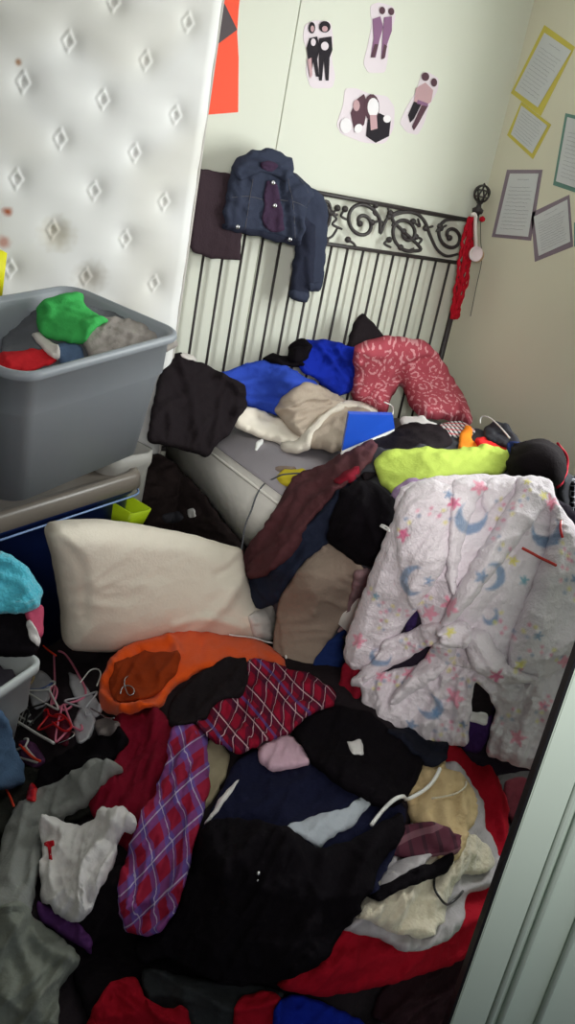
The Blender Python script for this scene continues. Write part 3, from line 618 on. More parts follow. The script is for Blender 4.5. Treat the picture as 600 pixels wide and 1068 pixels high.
# underlying heap
KL(BED, 'clothes_heap', [(352, 470), (420, 446), (500, 448), (560, 470), (600, 500), (600, 540), (420, 520), (390, 600), (372, 712), (300, 712), (290, 640), (262, 600), (300, 545), (350, 510)], CHAR, T=.01, amp=.012, label='dark mixed clothes heaped over the foot of the bed', cat='clothes', kind='stuff', wob=2)
KL(BED, 'cushion', [(360, 366), (366, 344), (377, 325), (390, 338), (402, 354), (396, 372)], BLACK2, T=.05, amp=.006, label='black pointed cushion corner standing against the headboard bars', cat='cushion')
KL(BED, 'hoodie', [(236, 404), (222, 392), (262, 378), (292, 376), (304, 386), (330, 398), (344, 414), (322, 424), (316, 436), (302, 440), (280, 430), (258, 424)], ROYAL, T=.03, amp=.016, wl=.08, ang=-10, label='royal blue shirt spread over the head of the bed', cat='clothing', ridges=[([(240, 402), (280, 396), (330, 404)], .012, .02)])
KL(BED, 'bolster_pillow', [(240, 428), (262, 424), (290, 436), (314, 452), (318, 462), (304, 466), (270, 456), (244, 444)], CREAMC, T=.055, amp=.005, r=.05, label='beige rolled pillow end poking out under the blue shirt', cat='pillow')
KL(BED, 'jacket', [(300, 366), (318, 354), (340, 354), (372, 362), (372, 392), (366, 408), (352, 414), (332, 398), (312, 386)], ROYALD, T=.05, amp=.02, wl=.07, ang=60, label='crumpled royal blue jacket behind the khaki shorts, by the red patterned trousers', cat='clothing', ridges=[([(330, 360), (344, 376), (360, 396)], .012, .02), ([(350, 362), (360, 376), (366, 390)], .01, .018)])
KL(BED, 'sock', [(272, 376), (282, 369), (296, 372), (310, 374), (316, 384), (300, 384), (284, 382)], BLACK, T=.025, amp=.006, label='small black cloth with an orange patch by the bars', cat='clothing')
KL(BED, 'cap', [(300, 366), (306, 355), (318, 353), (324, 362), (320, 376), (308, 382), (298, 378)], BLACK, T=.05, amp=.008, label='black crumpled cloth on top of the blue jacket', cat='clothing')
sh = empty('cargo_shorts', onZ(350, 440, .7), 'khaki shorts with a loose cloth belt lying crumpled on the bed', 'shorts')
KL(BED, 'leg_cloth', [(285, 428), (296, 410), (312, 398), (330, 402), (350, 412), (362, 420), (378, 424), (394, 436), (380, 452), (368, 470), (340, 470), (318, 464), (300, 450)], KHAKI, T=.05, amp=.026, wl=.07, ang=35, parent=sh, full=True, r=.04, ridges=[([(296, 424), (316, 414), (350, 424)], .012, .022), ([(306, 440), (330, 428), (358, 430)], .01, .02)])
KL(BED, 'belt', [(362, 418), (386, 420), (396, 430), (386, 432), (368, 428), (344, 436), (330, 454), (324, 468), (308, 472), (292, 468), (292, 462), (314, 462), (330, 440), (348, 426)], cloth('belt_webbing', (206, 198, 186)), T=.016, amp=.003, parent=sh, follow=.9, full=True)
pj = empty('pyjama_trousers', onZ(430, 400, .75), 'dusty red bandana-print trousers draped in an arch at the head of the bed', 'trousers')
BAND = paisley('bandana_print', (166, 74, 86), (216, 158, 164), .085)
KL(BED, 'leg_cloth', [(366, 362), (380, 354), (405, 350), (440, 354), (456, 366), (466, 384), (488, 420), (492, 440), (470, 436), (440, 432), (428, 420), (420, 400), (410, 410), (402, 430), (384, 424), (366, 414), (368, 388)], BAND, T=.09, amp=.014, wl=.1, ang=70, parent=pj, r=.075, uvang=20, skirt=.06, ridges=[([(412, 396), (424, 378), (446, 372)], .014, -.03)])
# blue binder
bb = empty('ring_binder', onZ(385, 465, .74), 'bright blue cardboard binder with white edges standing on the bed', 'binder')
a_, b_, c_, d_ = onZ(357, 470, .80), onZ(412, 447, .83), onZ(410, 433, .885), onZ(364, 432, .93)
def slab(P, th, dirv):
    P = [np.array(p) for p in P]; n = len(P); V = P+[p+np.array(dirv)*th for p in P]
    return MB().add(V, [list(range(n)), list(range(n, 2*n))[::-1]]+[[i, (i+1) % n, n+(i+1) % n, n+i] for i in range(n)])
BNB = mat('binder_blue', (26, 78, 190), rough=.4, spec=.4, var=.03)
slab([a_, b_, c_, d_], .035, (.5, .85, 0)).build('cover', BNB, bb, smooth=False)
slab([a_+(0, 0, -.002), b_+(0, 0, -.002), b_+np.array((-.004, -.006, -.03)), a_+np.array((-.004, -.006, -.03))], .02, (.5, .85, 0)).build('page_block', WHITEP, bb, smooth=False)
slab([a_+(-.01, -.012, -.028), b_+(-.01, -.012, -.028), b_+np.array((-.012, -.014, -.048)), a_+np.array((-.012, -.014, -.048))], .02, (.5, .85, 0)).build('back_cover', BNB, bb, smooth=False)
KL(BED, 'vest', [(416, 438), (426, 434), (442, 436), (456, 446), (462, 458), (440, 452), (420, 446)], WHT, T=.02, amp=.006, label='white cloth peeping out behind the black jacket on the bed', cat='clothing')
KL(BED, 'scarf', [(452, 448), (470, 440), (492, 444), (498, 452), (486, 460), (462, 456)], checks('black_white_pattern', (200, 196, 196), [(0, .02, 0, .009, (30, 26, 30), .9), (1, .02, 0, .006, (180, 30, 50), .7)]), T=.02, amp=.005, label='black, white and red patterned cloth in front of the red trousers', cat='clothing')
KL(BED, 'jacket', [(370, 476), (388, 462), (420, 446), (452, 446), (468, 456), (472, 466), (440, 476), (408, 488), (384, 504), (366, 494)], BLACK2, T=.04, amp=.012, wl=.08, ang=-25, label='black jacket heaped beside the blue binder', cat='clothing', ridges=[([(384, 470), (420, 456), (460, 462)], .012, .02)])
KL(BED, 't_shirt', [(372, 486), (388, 472), (420, 476), (444, 470), (450, 476), (420, 482), (392, 496), (376, 500)], CHAR, T=.02, amp=.006, label='charcoal grey cloth folded under the black jacket', cat='clothing')
KL(BED, 'sash', [(476, 470), (480, 456), (488, 446), (494, 450), (492, 462), (504, 468), (510, 476), (490, 478)], ORB, T=.02, amp=.01, wl=.03, label='orange ribbon standing up behind the lime shirt', cat='ribbon')
KL(BED, 'sash', [(494, 462), (506, 458), (516, 466), (534, 470), (538, 478), (516, 482), (500, 476)], REDB, T=.025, amp=.012, wl=.03, label='scarlet crumpled cloth behind the lime shirt', cat='clothing')
KL(BED, 'handbag', [(504, 450), (516, 440), (530, 442), (536, 452), (546, 462), (552, 470), (536, 474), (518, 468), (506, 462)], CHAR, T=.04, amp=.012, wl=.05, label='dark grey bag standing against the right wall beyond the bed', cat='bag')
rod(BED, 'clothes_hanger', [(503, 446), (504, 439), (510, 437), (517, 441), (524, 448), (534, 456), (540, 462)], .0028, WHITEP, lift=.05, label='pale curved hanger hook above the dark grey bag', cat='hanger')
rod(BED, 'clothes_hanger', [(410, 436), (412, 428), (408, 424), (402, 426)], .0028, WHITEP, lift=.03, label='white hook rising behind the blue binder', cat='hanger')
KL(BED, 'bandana', [(534, 466), (545, 462), (548, 476), (540, 484), (530, 478)], DBLUE, T=.02, amp=.006, label='dark blue scrap of cloth left of the black beanie', cat='clothing')
KL(BED, 't_shirt', [(390, 488), (404, 480), (440, 474), (480, 472), (516, 472), (535, 478), (534, 492), (520, 500), (470, 500), (430, 508), (412, 520), (398, 508)], LIMEC, T=.03, amp=.009, wl=.09, ang=-8, label='neon lime t-shirt draped over the pile at the foot of the bed', cat='clothing', ridges=[([(400, 494), (440, 484), (500, 480)], .014, .012)])
KL(BED, 'vest', [(408, 520), (424, 506), (446, 504), (442, 516), (424, 524), (412, 528)], LILAC, T=.015, amp=.004, label='lilac edge of cloth under the lime t-shirt', cat='clothing')
bn = empty('beanie', onZ(560, 490, .9), 'black knitted beanie with a red band edge above the robe shoulder', 'hat')
KL(BED, 'crown', [(530, 494), (540, 472), (552, 462), (568, 460), (582, 468), (588, 480), (584, 494), (578, 506), (556, 508), (536, 504)], BLACK2, T=.08, amp=.006, r=.06, parent=bn)
rod(BED, 'band_edge', [(578, 468), (586, 470), (591, 480), (588, 492), (580, 502), (576, 508)], .004, cloth('band_red', (190, 40, 60)), lift=.01, parent=bn)
KL(BED, 'sleeve_cloth', [(578, 506), (588, 492), (594, 500), (594, 528), (586, 534), (580, 522)], CHAR, T=.03, amp=.008, label='charcoal cloth hanging under the beanie at the right wall', cat='clothing')
KL(BED, 'backpack', [(588, 504), (600, 494), (625, 490), (630, 560), (600, 556), (590, 540)], checks('black_speckle', (24, 24, 28), [(0, .02, 0, .003, (200, 200, 210), .6), (1, .017, 0, .003, (190, 190, 200), .6)]), T=.04, amp=.012, wl=.05, label='black bag with pale specks at the right edge beside the robe', cat='bag')
# black cloth over the head corner of the bed
KL(BED, 'cardigan', [(165, 392), (178, 370), (188, 368), (198, 376), (218, 382), (236, 394), (256, 404), (256, 424), (246, 440), (240, 452), (226, 464), (216, 477), (200, 472), (180, 466), (152, 462), (158, 430)], BLACK2, T=.03, amp=.016, wl=.1, ang=70, skirt=.06, label='black cardigan hung over the top corner of the box spring behind the grey tote', cat='clothing', ridges=[([(184, 374), (196, 410), (206, 464)], .014, .018), ([(228, 396), (226, 430), (222, 466)], .014, .015)])
KL(BED, 'sock', [(184, 374), (190, 367), (200, 370), (206, 378), (196, 378)], WHTG, T=.015, amp=.004, label='scrap of white cloth on the black cardigan near the bars', cat='clothing')
KL(BED, 'wrapper', [(264, 468), (268, 461), (275, 459), (274, 463), (269, 467), (266, 470)], WHITEP, T=.006, amp=.002, label='small twisted white wrapper on the lavender box spring', cat='litter', step=1.5)
KL(BED, 'sponge', [(288, 500), (296, 490), (318, 489), (322, 496), (308, 506), (294, 506)], YELC, T=.035, amp=.003, label='yellow cloth ball on the edge of the box spring', cat='cloth')
rod(BED, 'cable', [(318, 498), (296, 500), (280, 504), (270, 516), (264, 534), (258, 548), (255, 568), (252, 582)], .0028, MGREY, lift=.02, label='thin grey cable running down the side of the box spring', cat='cable')
KL(BED, 'sandal', [(284, 488), (300, 486), (312, 489), (300, 492), (288, 492)], KHAKI2, T=.012, amp=.003, label='flat brown strap beside the yellow cloth ball', cat='strap')
# clothes sliding off the side of the bed
KL(BED, 'trousers', [(282, 706), (286, 660), (292, 626), (306, 604), (322, 584), (345, 563), (368, 578), (384, 594), (372, 616), (356, 648), (342, 668), (328, 692), (318, 712), (300, 714)], cloth('cardboard_khaki', (142, 126, 114), var=.05), T=.012, amp=.0025, wl=.14, ang=60, wob=.4, label='flat khaki trouser leg hanging down the side of the bed pile', cat='trousers', skirt=.05)
KL(BED, 'trousers', [(372, 592), (386, 590), (398, 602), (390, 628), (366, 650), (350, 662), (358, 640)], cloth('mauve_taupe', (140, 112, 116)), T=.015, amp=.006, label='mauve taupe cloth between the khaki trouser leg and the robe', cat='clothing')
KL(BED, 'storage_pouch', [(320, 708), (330, 684), (346, 662), (364, 652), (372, 670), (366, 704), (340, 714)], DBLUE, T=.015, amp=.006, label='dark blue cloth in the gap left of the robe sleeve', cat='clothing')
KL(BED, 'jeans', [(262, 590), (288, 570), (318, 540), (338, 520), (366, 500), (384, 512), (390, 540), (372, 560), (346, 566), (322, 584), (304, 606), (290, 630), (270, 636), (258, 620)], JEAN, T=.025, amp=.013, wl=.08, ang=50, skirt=.05, label='dark blue jeans sliding off the bed beneath the maroon top', cat='jeans', ridges=[([(290, 600), (320, 560), (360, 520)], .012, .018)])
KL(BED, 'sweater', [(344, 566), (354, 534), (370, 508), (386, 506), (402, 516), (414, 526), (412, 556), (404, 578), (392, 590), (372, 584)], BLACK, T=.03, amp=.012, wl=.08, ang=60, label='black sweater between the jeans and the robe shoulder', cat='clothing', skirt=.05)
KL(BED, 'long_sleeved_top', [(250, 590), (262, 566), (280, 550), (292, 526), (306, 504), (322, 492), (344, 482), (362, 474), (384, 468), (396, 470), (390, 488), (376, 500), (364, 512), (348, 526), (332, 542), (322, 560), (312, 580), (290, 600), (264, 606)], MAROON, T=.03, amp=.018, wl=.06, ang=45, skirt=.05, label='maroon brown long-sleeved top trailing over the edge of the bed', cat='clothing', ridges=[([(268, 572), (300, 530), (350, 492), (388, 474)], .013, .02), ([(300, 560), (318, 520), (356, 498)], .01, .016)])
KL(BED, 'scarf', [(350, 510), (364, 498), (378, 496), (374, 506), (360, 514)], cloth('dark_crimson', (120, 24, 40)), T=.012, amp=.004, label='crimson strip showing at the edge of the maroon top', cat='clothing')

FLR = Region([(130, 480, 'y', 2.66), (165, 478, 'y', 2.66), (200, 520, 'z', .12), (250, 575, 'z', .16), (160, 570, 'z', .15), (250, 620, 'z', .2), (130, 620, 'z', .2)], lim=(1.49, 2.70, .03))
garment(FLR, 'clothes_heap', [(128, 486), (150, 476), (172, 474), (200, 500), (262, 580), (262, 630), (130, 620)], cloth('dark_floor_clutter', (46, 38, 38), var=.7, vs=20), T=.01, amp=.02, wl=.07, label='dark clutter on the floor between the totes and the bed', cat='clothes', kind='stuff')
garment(FLR, 'paper_scrap', [(196, 532), (204, 530), (208, 538), (200, 540)], WHITEP, T=.003, amp=.002, step=1.5, label='small pale paper scrap on the floor beside the bed', cat='litter')
garment(FLR, 'sock', [(168, 536), (186, 532), (196, 540), (184, 546), (170, 545)], CHAR, T=.02, amp=.005, label='dark grey sock on the floor between bed and totes', cat='clothing')
# ================================================================== PILLOW, CREAM
PIL = Region([(60, 556, 'z', .60), (250, 572, 'z', .50), (64, 676, 'z', .24), (285, 666, 'z', .25), (160, 545, 'z', .58), (160, 676, 'z', .24), (110, 610, 'z', .42), (220, 620, 'z', .38)])
KL(PIL, 'pillow', [(49, 556), (54, 547), (72, 544), (110, 543), (150, 548), (200, 557), (240, 569), (252, 572), (256, 600), (266, 624), (280, 640), (284, 660), (282, 667), (240, 668), (196, 662), (150, 672), (120, 680), (76, 678), (66, 670), (66, 640), (62, 610), (56, 580)], CREAMC, T=.1, amp=.01, wl=.16, ang=10, r=.1, skirt=.10, wob=.4, rnd=2, label='large cream pillow propped against the blue tote', cat='pillow', step=3.0,
   ridges=[([(60, 560), (80, 590), (84, 640)], .012, -.008), ([(196, 662), (230, 630), (252, 600)], .018, .016), ([(180, 652), (210, 644), (250, 654)], .012, .012), ([(250, 578), (236, 592), (222, 600)], .012, -.01), ([(90, 560), (150, 566), (220, 580)], .03, .008)])
KL(PIL, 'pillowcase_end', [(252, 640), (268, 636), (280, 630), (290, 634), (288, 650), (284, 668), (262, 668)], WHTG, T=.02, amp=.012, wl=.04, label='crumpled white cloth at the lower right corner of the cream pillow', cat='cloth')

# ================================================================== FLOOR HEAP
HP = Region([(300, 1068, 'z', .30), (0, 1068, 'z', .33), (480, 1068, 'z', .08), (0, 950, 'z', .36), (100, 900, 'z', .36), (200, 860, 'z', .40), (200, 760, 'z', .38), (300, 900, 'z', .44), (300, 810, 'z', .42), (400, 800, 'z', .42), (430, 900, 'z', .36), (500, 950, 'z', .22), (525, 850, 'z', .18),
             (470, 1000, 'z', .2), (560, 800, 'z', .12), (350, 720, 'z', .34), (250, 680, 'z', .30), (150, 700, 'z', .30), (60, 730, 'z', .14), (20, 850, 'z', .16), (100, 680, 'z', .14), (80, 800, 'z', .24), (150, 800, 'z', .34), (200, 1000, 'z', .34), (100, 1000, 'z', .28), (400, 700, 'z', .28), (480, 780, 'z', .26)])
HG = lambda name, poly, m, **k: garment(HP, name, poly, m, **k)
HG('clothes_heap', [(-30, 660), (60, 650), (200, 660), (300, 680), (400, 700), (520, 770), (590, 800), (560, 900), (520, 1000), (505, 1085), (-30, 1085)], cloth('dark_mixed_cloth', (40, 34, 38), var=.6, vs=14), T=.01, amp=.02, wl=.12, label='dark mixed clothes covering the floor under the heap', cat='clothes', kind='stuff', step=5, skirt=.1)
HG('blanket', [(490, 790), (520, 788), (560, 796), (560, 860), (540, 900), (520, 930), (508, 870), (500, 820)], cloth('dark_grey_wool', (52, 50, 50)), T=.02, amp=.014, label='dark grey cloth on the floor by the door edge, under the robe', cat='clothing')
HG('t_shirt', [(520, 820), (540, 812), (556, 824), (550, 856), (532, 868), (520, 850)], cloth('deep_maroon', (70, 22, 30)), T=.02, amp=.01, label='deep maroon cloth on the floor beside the door', cat='clothing')
HG('leggings', [(430, 960), (500, 950), (516, 990), (500, 1070), (420, 1075), (380, 1060)], cloth('blackish_maroon', (44, 26, 32)), T=.02, amp=.012, label='very dark maroon cloth at the foot of the door', cat='clothing')
HG('sweatshirt', [(-20, 820), (10, 800), (60, 810), (120, 800), (130, 830), (80, 860), (20, 880), (-20, 880)], cloth('dark_olive', (46, 46, 42)), T=.02, amp=.014, label='dark olive cloth under the hangers at the left', cat='clothing')
HG('pullover', [(106, 780), (120, 752), (140, 740), (166, 742), (180, 760), (206, 770), (214, 800), (200, 850), (170, 862), (150, 900), (118, 880), (96, 850), (80, 820)], DRED, T=.035, amp=.022, wl=.08, ang=70, label='crimson hooded top left of the plaid shirt', cat='clothing', ridges=[([(130, 750), (128, 800), (110, 860)], .014, .02), ([(166, 750), (164, 800), (150, 860)], .014, .02)])
osh = empty('orange_shirt', onZ(200, 700, .3), 'orange shirt crumpled in front of the cream pillow, the shade of its open inside painted darker', 'shirt')
HG('cloth_body', [(108, 716), (118, 692), (140, 676), (166, 662), (196, 658), (240, 664), (276, 670), (294, 688), (300, 706), (250, 708), (216, 700), (180, 720), (168, 744), (150, 752), (124, 752), (106, 740)], ORG, T=.035, amp=.016, wl=.1, ang=-20, parent=osh, ridges=[([(112, 716), (140, 684), (176, 676)], .014, .035), ([(176, 672), (186, 690), (170, 716)], .012, .02), ([(110, 730), (130, 744), (156, 748)], .012, .025), ([(150, 690), (160, 712), (158, 730)], .01, -.02)])
HG('inner_shade', [(118, 722), (128, 702), (150, 688), (172, 688), (190, 694), (182, 712), (168, 728), (150, 740), (128, 742)], cloth('shaded_orange', (150, 56, 22)), T=.006, amp=.014, wl=.06, ang=60, parent=osh)  # shade inside the open sleeve painted as darker orange
rod(HP, 'wire_hanger', [(132, 734), (134, 726), (143, 726), (147, 733), (142, 738), (138, 732), (136, 722), (140, 716)], .0016, STEEL, lift=.006, label='bent steel hanger hook on the orange shirt', cat='hanger')
rod(HP, 'clothes_hanger', [(238, 668), (262, 669), (286, 672), (296, 680), (298, 690)], .0026, WHITEP, lift=.006, label='thin pale hanger rail along the top of the orange shirt', cat='hanger')
# black pants under
HG('sweatpants', [(76, 960), (90, 930), (130, 900), (150, 960), (230, 900), (300, 880), (330, 960), (300, 1040), (240, 1060), (170, 1040), (150, 1075), (90, 1075), (70, 1020)], cloth('near_black', (24, 20, 24)), T=.02, amp=.016, wl=.12, label='near-black sweatpants along the bottom of the heap', cat='clothing')
HG('sweater', [(150, 1010), (200, 1020), (290, 1030), (300, 1060), (260, 1080), (160, 1075)], cloth('dark_slate', (50, 52, 54)), T=.02, amp=.012, label='dark slate cloth between the two red cloths at the bottom edge', cat='clothing')
HG('t_shirt', [(92, 1060), (112, 1040), (146, 1022), (156, 1050), (180, 1058), (196, 1050), (204, 1085), (84, 1085)], RED, T=.02, amp=.014, wl=.06, label='red t-shirt with a pointed fold at the bottom edge, left', cat='clothing')
HG('t_shirt', [(246, 1040), (276, 1032), (290, 1040), (288, 1085), (240, 1085)], RED, T=.02, amp=.012, wl=.05, label='red cloth at the bottom edge beside the royal blue cloth', cat='clothing')
HG('t_shirt', [(284, 1042), (310, 1036), (346, 1050), (376, 1064), (380, 1085), (280, 1085)], ROYALD, T=.025, amp=.008, label='royal blue cloth at the bottom edge of the picture', cat='clothing')
HG('fleece_blanket', [(440, 784), (462, 778), (492, 782), (510, 812), (522, 850), (522, 890), (528, 912), (516, 950), (502, 986), (460, 1004), (420, 1018), (380, 1030), (330, 1040), (284, 1030), (300, 1000), (350, 960), (420, 900), (460, 860)], RED, T=.05, amp=.014, wl=.14, ang=40, r=.05, skirt=.06, label='large bright red blanket under the fleece-lined jacket', cat='blanket', ridges=[([(500, 820), (512, 880), (510, 940)], .02, .02), ([(330, 1012), (400, 990), (480, 956)], .02, .02)])
jk = empty('hooded_jacket', onZ(430, 920, .36), 'light grey hooded jacket turned inside out to cream fleece lining, on the red blanket', 'jacket')
HG('outer_cloth', [(446, 800), (466, 806), (480, 820), (492, 846), (494, 868), (506, 888), (512, 906), (508, 924), (494, 932), (476, 934), (468, 956), (452, 976), (430, 984), (404, 990), (386, 978), (366, 974), (346, 970), (352, 950), (380, 920), (420, 880)], LTGREY, T=.04, amp=.014, wl=.08, ang=50, parent=jk, r=.03)
HG('fleece_lining', [(352, 958), (372, 930), (400, 912), (424, 896), (446, 884), (470, 880), (492, 890), (500, 908), (488, 920), (466, 916), (452, 930), (440, 958), (420, 976), (396, 972), (372, 962)], FLEECE, T=.02, amp=.02, wl=.07, ang=50, parent=jk, ridges=[([(390, 960), (410, 930), (440, 900)], .012, .02), ([(420, 968), (436, 934), (470, 900)], .012, .015)])
HG('skirt', [(426, 800), (440, 794), (452, 798), (450, 812), (468, 824), (478, 842), (476, 868), (462, 884), (452, 906), (438, 912), (430, 890), (424, 850), (418, 824)], SAND, T=.03, amp=.018, wl=.06, ang=70, label='sand-coloured cloth with a pale strap inside the fleece-lined jacket', cat='clothing', ridges=[([(440, 802), (448, 830), (444, 880)], .01, .018)])
HG('cap', [(400, 876), (408, 864), (426, 862), (442, 870), (450, 888), (446, 904), (430, 902), (412, 900), (400, 894)], PLAIDM, T=.045, amp=.006, r=.035, label='small maroon plaid cap next to the sand-coloured cloth', cat='hat')
HG('pouch', [(378, 934), (392, 912), (410, 900), (430, 898), (420, 912), (396, 926)], LTGREY, T=.015, amp=.006, label='light grey flap under the plaid cap', cat='clothing')
HG('leggings', [(366, 936), (388, 926), (410, 912), (428, 908), (440, 902), (446, 908), (440, 920), (420, 924), (396, 932), (374, 944)], BLACK, T=.02, amp=.01, wl=.05, label='black strap lying across the fleece lining', cat='clothing')
rod(HP, 'hanger_hook', [(432, 922), (430, 932), (434, 942), (444, 946), (454, 942), (462, 934)], .0024, BLKP, lift=.006, label='thin black curved hook on the fleece lining', cat='hanger')
# navy sport trousers
nv = empty('track_trousers', onZ(290, 850, .42), 'navy track trousers with white side stripes in the middle of the heap', 'trousers')
HG('leg_cloth', [(206, 880), (226, 840), (244, 800), (262, 786), (300, 780), (352, 796), (400, 820), (420, 850), (400, 900), (370, 940), (300, 950), (220, 930)], NAVY, T=.03, amp=.014, wl=.12, ang=20, parent=nv)
HG('white_stripe', [(214, 866), (222, 854), (236, 832), (249, 819), (244, 832), (228, 854), (216, 868)], WHT, T=.006, amp=.003, parent=nv, step=2)
HG('white_panel', [(290, 878), (308, 868), (330, 860), (352, 856), (372, 840), (386, 832), (382, 846), (366, 866), (342, 880), (330, 892), (316, 884)], cloth('pale_grey_panel', (176, 182, 192)), T=.01, amp=.008, wl=.05, parent=nv)
HG('vest', [(268, 774), (282, 768), (306, 772), (318, 790), (324, 806), (300, 810), (280, 812), (268, 800)], PINKC, T=.03, amp=.012, wl=.06, ang=60, label='pale pink cloth between the plaid shirt and the black t-shirt', cat='clothing')
HG('vest', [(218, 774), (230, 776), (240, 790), (236, 810), (222, 838), (212, 850), (206, 820), (212, 790)], cloth('olive_sand', (150, 140, 116)), T=.02, amp=.008, label='sandy olive cloth between the two plaid pieces', cat='clothing')
bt = empty('black_t_shirt', onZ(365, 790, .42), 'black t-shirt with a white care tag below the robe hem', 'shirt')
HG('cloth_body', [(304, 766), (326, 750), (352, 742), (384, 748), (400, 762), (424, 776), (436, 800), (420, 834), (400, 852), (360, 836), (326, 806), (312, 786)], BLACK, T=.035, amp=.014, wl=.09, ang=30, parent=bt)
HG('care_tag', [(361, 784), (374, 782), (378, 796), (366, 798)], WHT, T=.004, amp=.001, parent=bt, step=2, rnd=0)
HG('sweater', [(398, 768), (430, 762), (460, 776), (456, 800), (440, 812), (424, 790)], DNAVY, T=.02, amp=.01, label='dark navy cloth between the black t-shirt and red blanket', cat='clothing')
bl = empty('long_black_coat', onZ(270, 940, .44), 'big black coat filling the front of the heap with a glinting pendant', 'coat')
HG('cloth_body', [(194, 920), (204, 880), (228, 862), (270, 866), (300, 880), (330, 896), (362, 882), (388, 866), (412, 852), (410, 880), (384, 910), (366, 940), (346, 972), (326, 1004), (290, 1024), (240, 1030), (200, 1014), (180, 1000), (150, 1010), (146, 980), (170, 968), (190, 950)], BLACK, T=.05, amp=.02, wl=.14, ang=50, r=.05, parent=bl, ridges=[([(220, 890), (240, 940), (230, 1000)], .018, .02), ([(330, 900), (320, 950), (290, 1000)], .018, .02), ([(400, 862), (370, 900), (350, 940)], .015, .018)])
g = MB(); gp = HP.at([[270, 926]], .004)[0]; g.lathe(gp-HP.normal([[270, 926]])[0]*.003, [(.001, 0), (.004, .002), (.004, .004), (.001, .006)], 10, HP.normal([[270, 926]])[0]); gp2 = HP.at([[269, 932]], .004)[0]; g.lathe(gp2, [(.001, 0), (.003, .002), (.001, .004)], 8, HP.normal([[269, 932]])[0])
g.build('pendant', STEEL, bl)
# hanger on top
rod(HP, 'clothes_hanger', [(380, 868), (392, 852), (402, 843), (420, 838), (434, 830), (441, 820), (443, 814)], .0042, WHITEP, lift=.014, label='white plastic hanger lying between the black coat and sand-coloured cloth', cat='hanger')
rod(HP, 'strap', [(436, 842), (450, 842), (460, 838), (464, 830)], .002, FLEECE, lift=.01, label='thin pale strap loop on the sand-coloured cloth', cat='strap')
# plaid shirt
ps = empty('plaid_shirt', onZ(250, 760, .4), 'red plaid flannel shirt with a long blue-checked sleeve trailing to the left', 'shirt')
HG('sleeve', [(182, 774), (200, 762), (216, 768), (218, 800), (220, 826), (208, 870), (198, 920), (190, 952), (176, 974), (158, 978), (136, 972), (126, 950), (124, 926), (132, 896), (148, 866), (164, 838), (176, 806)], PLAIDB, T=.04, amp=.024, wl=.07, ang=65, uvang=32, parent=ps, r=.03, ridges=[([(196, 790), (180, 860), (150, 940)], .014, .018), ([(208, 820), (196, 880), (180, 950)], .01, .012)])
HG('cloth_body', [(204, 750), (222, 732), (244, 708), (262, 698), (290, 702), (324, 710), (350, 730), (348, 742), (328, 752), (306, 770), (278, 782), (252, 794), (240, 788), (222, 780), (206, 770)], PLAIDR, T=.035, amp=.03, wl=.07, ang=-25, uvang=-30, parent=ps, ridges=[([(230, 744), (280, 724), (340, 728)], .012, .02), ([(240, 780), (290, 752), (330, 746)], .012, .02), ([(262, 704), (270, 724), (262, 748)], .01, .016)])
HG('shorts', [(176, 744), (186, 724), (210, 706), (236, 694), (256, 696), (258, 720), (252, 738), (228, 740), (212, 760), (190, 774), (180, 768)], BLACK2, T=.035, amp=.01, wl=.08, ang=30, label='black shorts on the collar of the plaid shirt', cat='clothing')
# left garments
HG('leggings', [(36, 838), (56, 800), (90, 776), (128, 764), (140, 780), (116, 810), (80, 830), (48, 846)], BLACK, T=.03, amp=.014, wl=.08, label='black cloth between the hangers and the crimson top', cat='clothing')
HG('long_sleeved_top', [(-6, 930), (2, 884), (20, 852), (50, 834), (80, 820), (110, 808), (136, 812), (120, 828), (92, 848), (70, 862), (52, 884), (40, 918), (30, 960), (-6, 966)], GREY, T=.03, amp=.016, wl=.08, ang=40, label='grey long-sleeved top stretched out on the left', cat='clothing', ridges=[([(10, 930), (30, 870), (70, 838), (124, 816)], .014, .022), ([(30, 930), (44, 880), (80, 850)], .01, .016)])
HG('scarf', [(36, 944), (50, 950), (76, 962), (92, 980), (90, 1000), (76, 988), (56, 974), (38, 960)], PURP, T=.02, amp=.008, label='purple cloth tucked under the white shirt', cat='clothing')
HG('cardigan', [(-10, 962), (14, 954), (40, 966), (60, 980), (76, 1002), (66, 1026), (56, 1036), (56, 1085), (-10, 1085)], GREY2, T=.035, amp=.018, wl=.08, ang=60, label='grey-green knitted cardigan in the bottom left corner', cat='clothing', ridges=[([(4, 970), (24, 1010), (30, 1060)], .012, .018), ([(30, 980), (50, 1000), (70, 1010)], .012, .02)])
wt = empty('white_t_shirt', onZ(90, 910, .38), 'crumpled white t-shirt with a small red print, lying on the grey top', 'shirt')
HG('cloth_body', [(48, 878), (58, 868), (78, 868), (98, 860), (112, 854), (130, 856), (146, 868), (144, 878), (132, 878), (124, 888), (120, 906), (108, 928), (96, 950), (84, 962), (70, 966), (54, 958), (40, 944), (42, 916), (48, 896)], WHT, T=.05, amp=.03, wl=.05, ang=50, r=.03, parent=wt, step=2.2, ridges=[([(56, 876), (84, 880), (118, 864)], .012, .022), ([(52, 936), (60, 904), (80, 890)], .01, .018), ([(76, 956), (92, 920), (108, 896)], .01, .018)])
HG('red_print', [(50, 893), (62, 891), (62, 896), (58, 897), (58, 911), (54, 911), (54, 897), (50, 897)], cloth('print_red', (196, 30, 44)), T=.002, amp=0, parent=wt, step=1.5, rnd=0, wob=0)
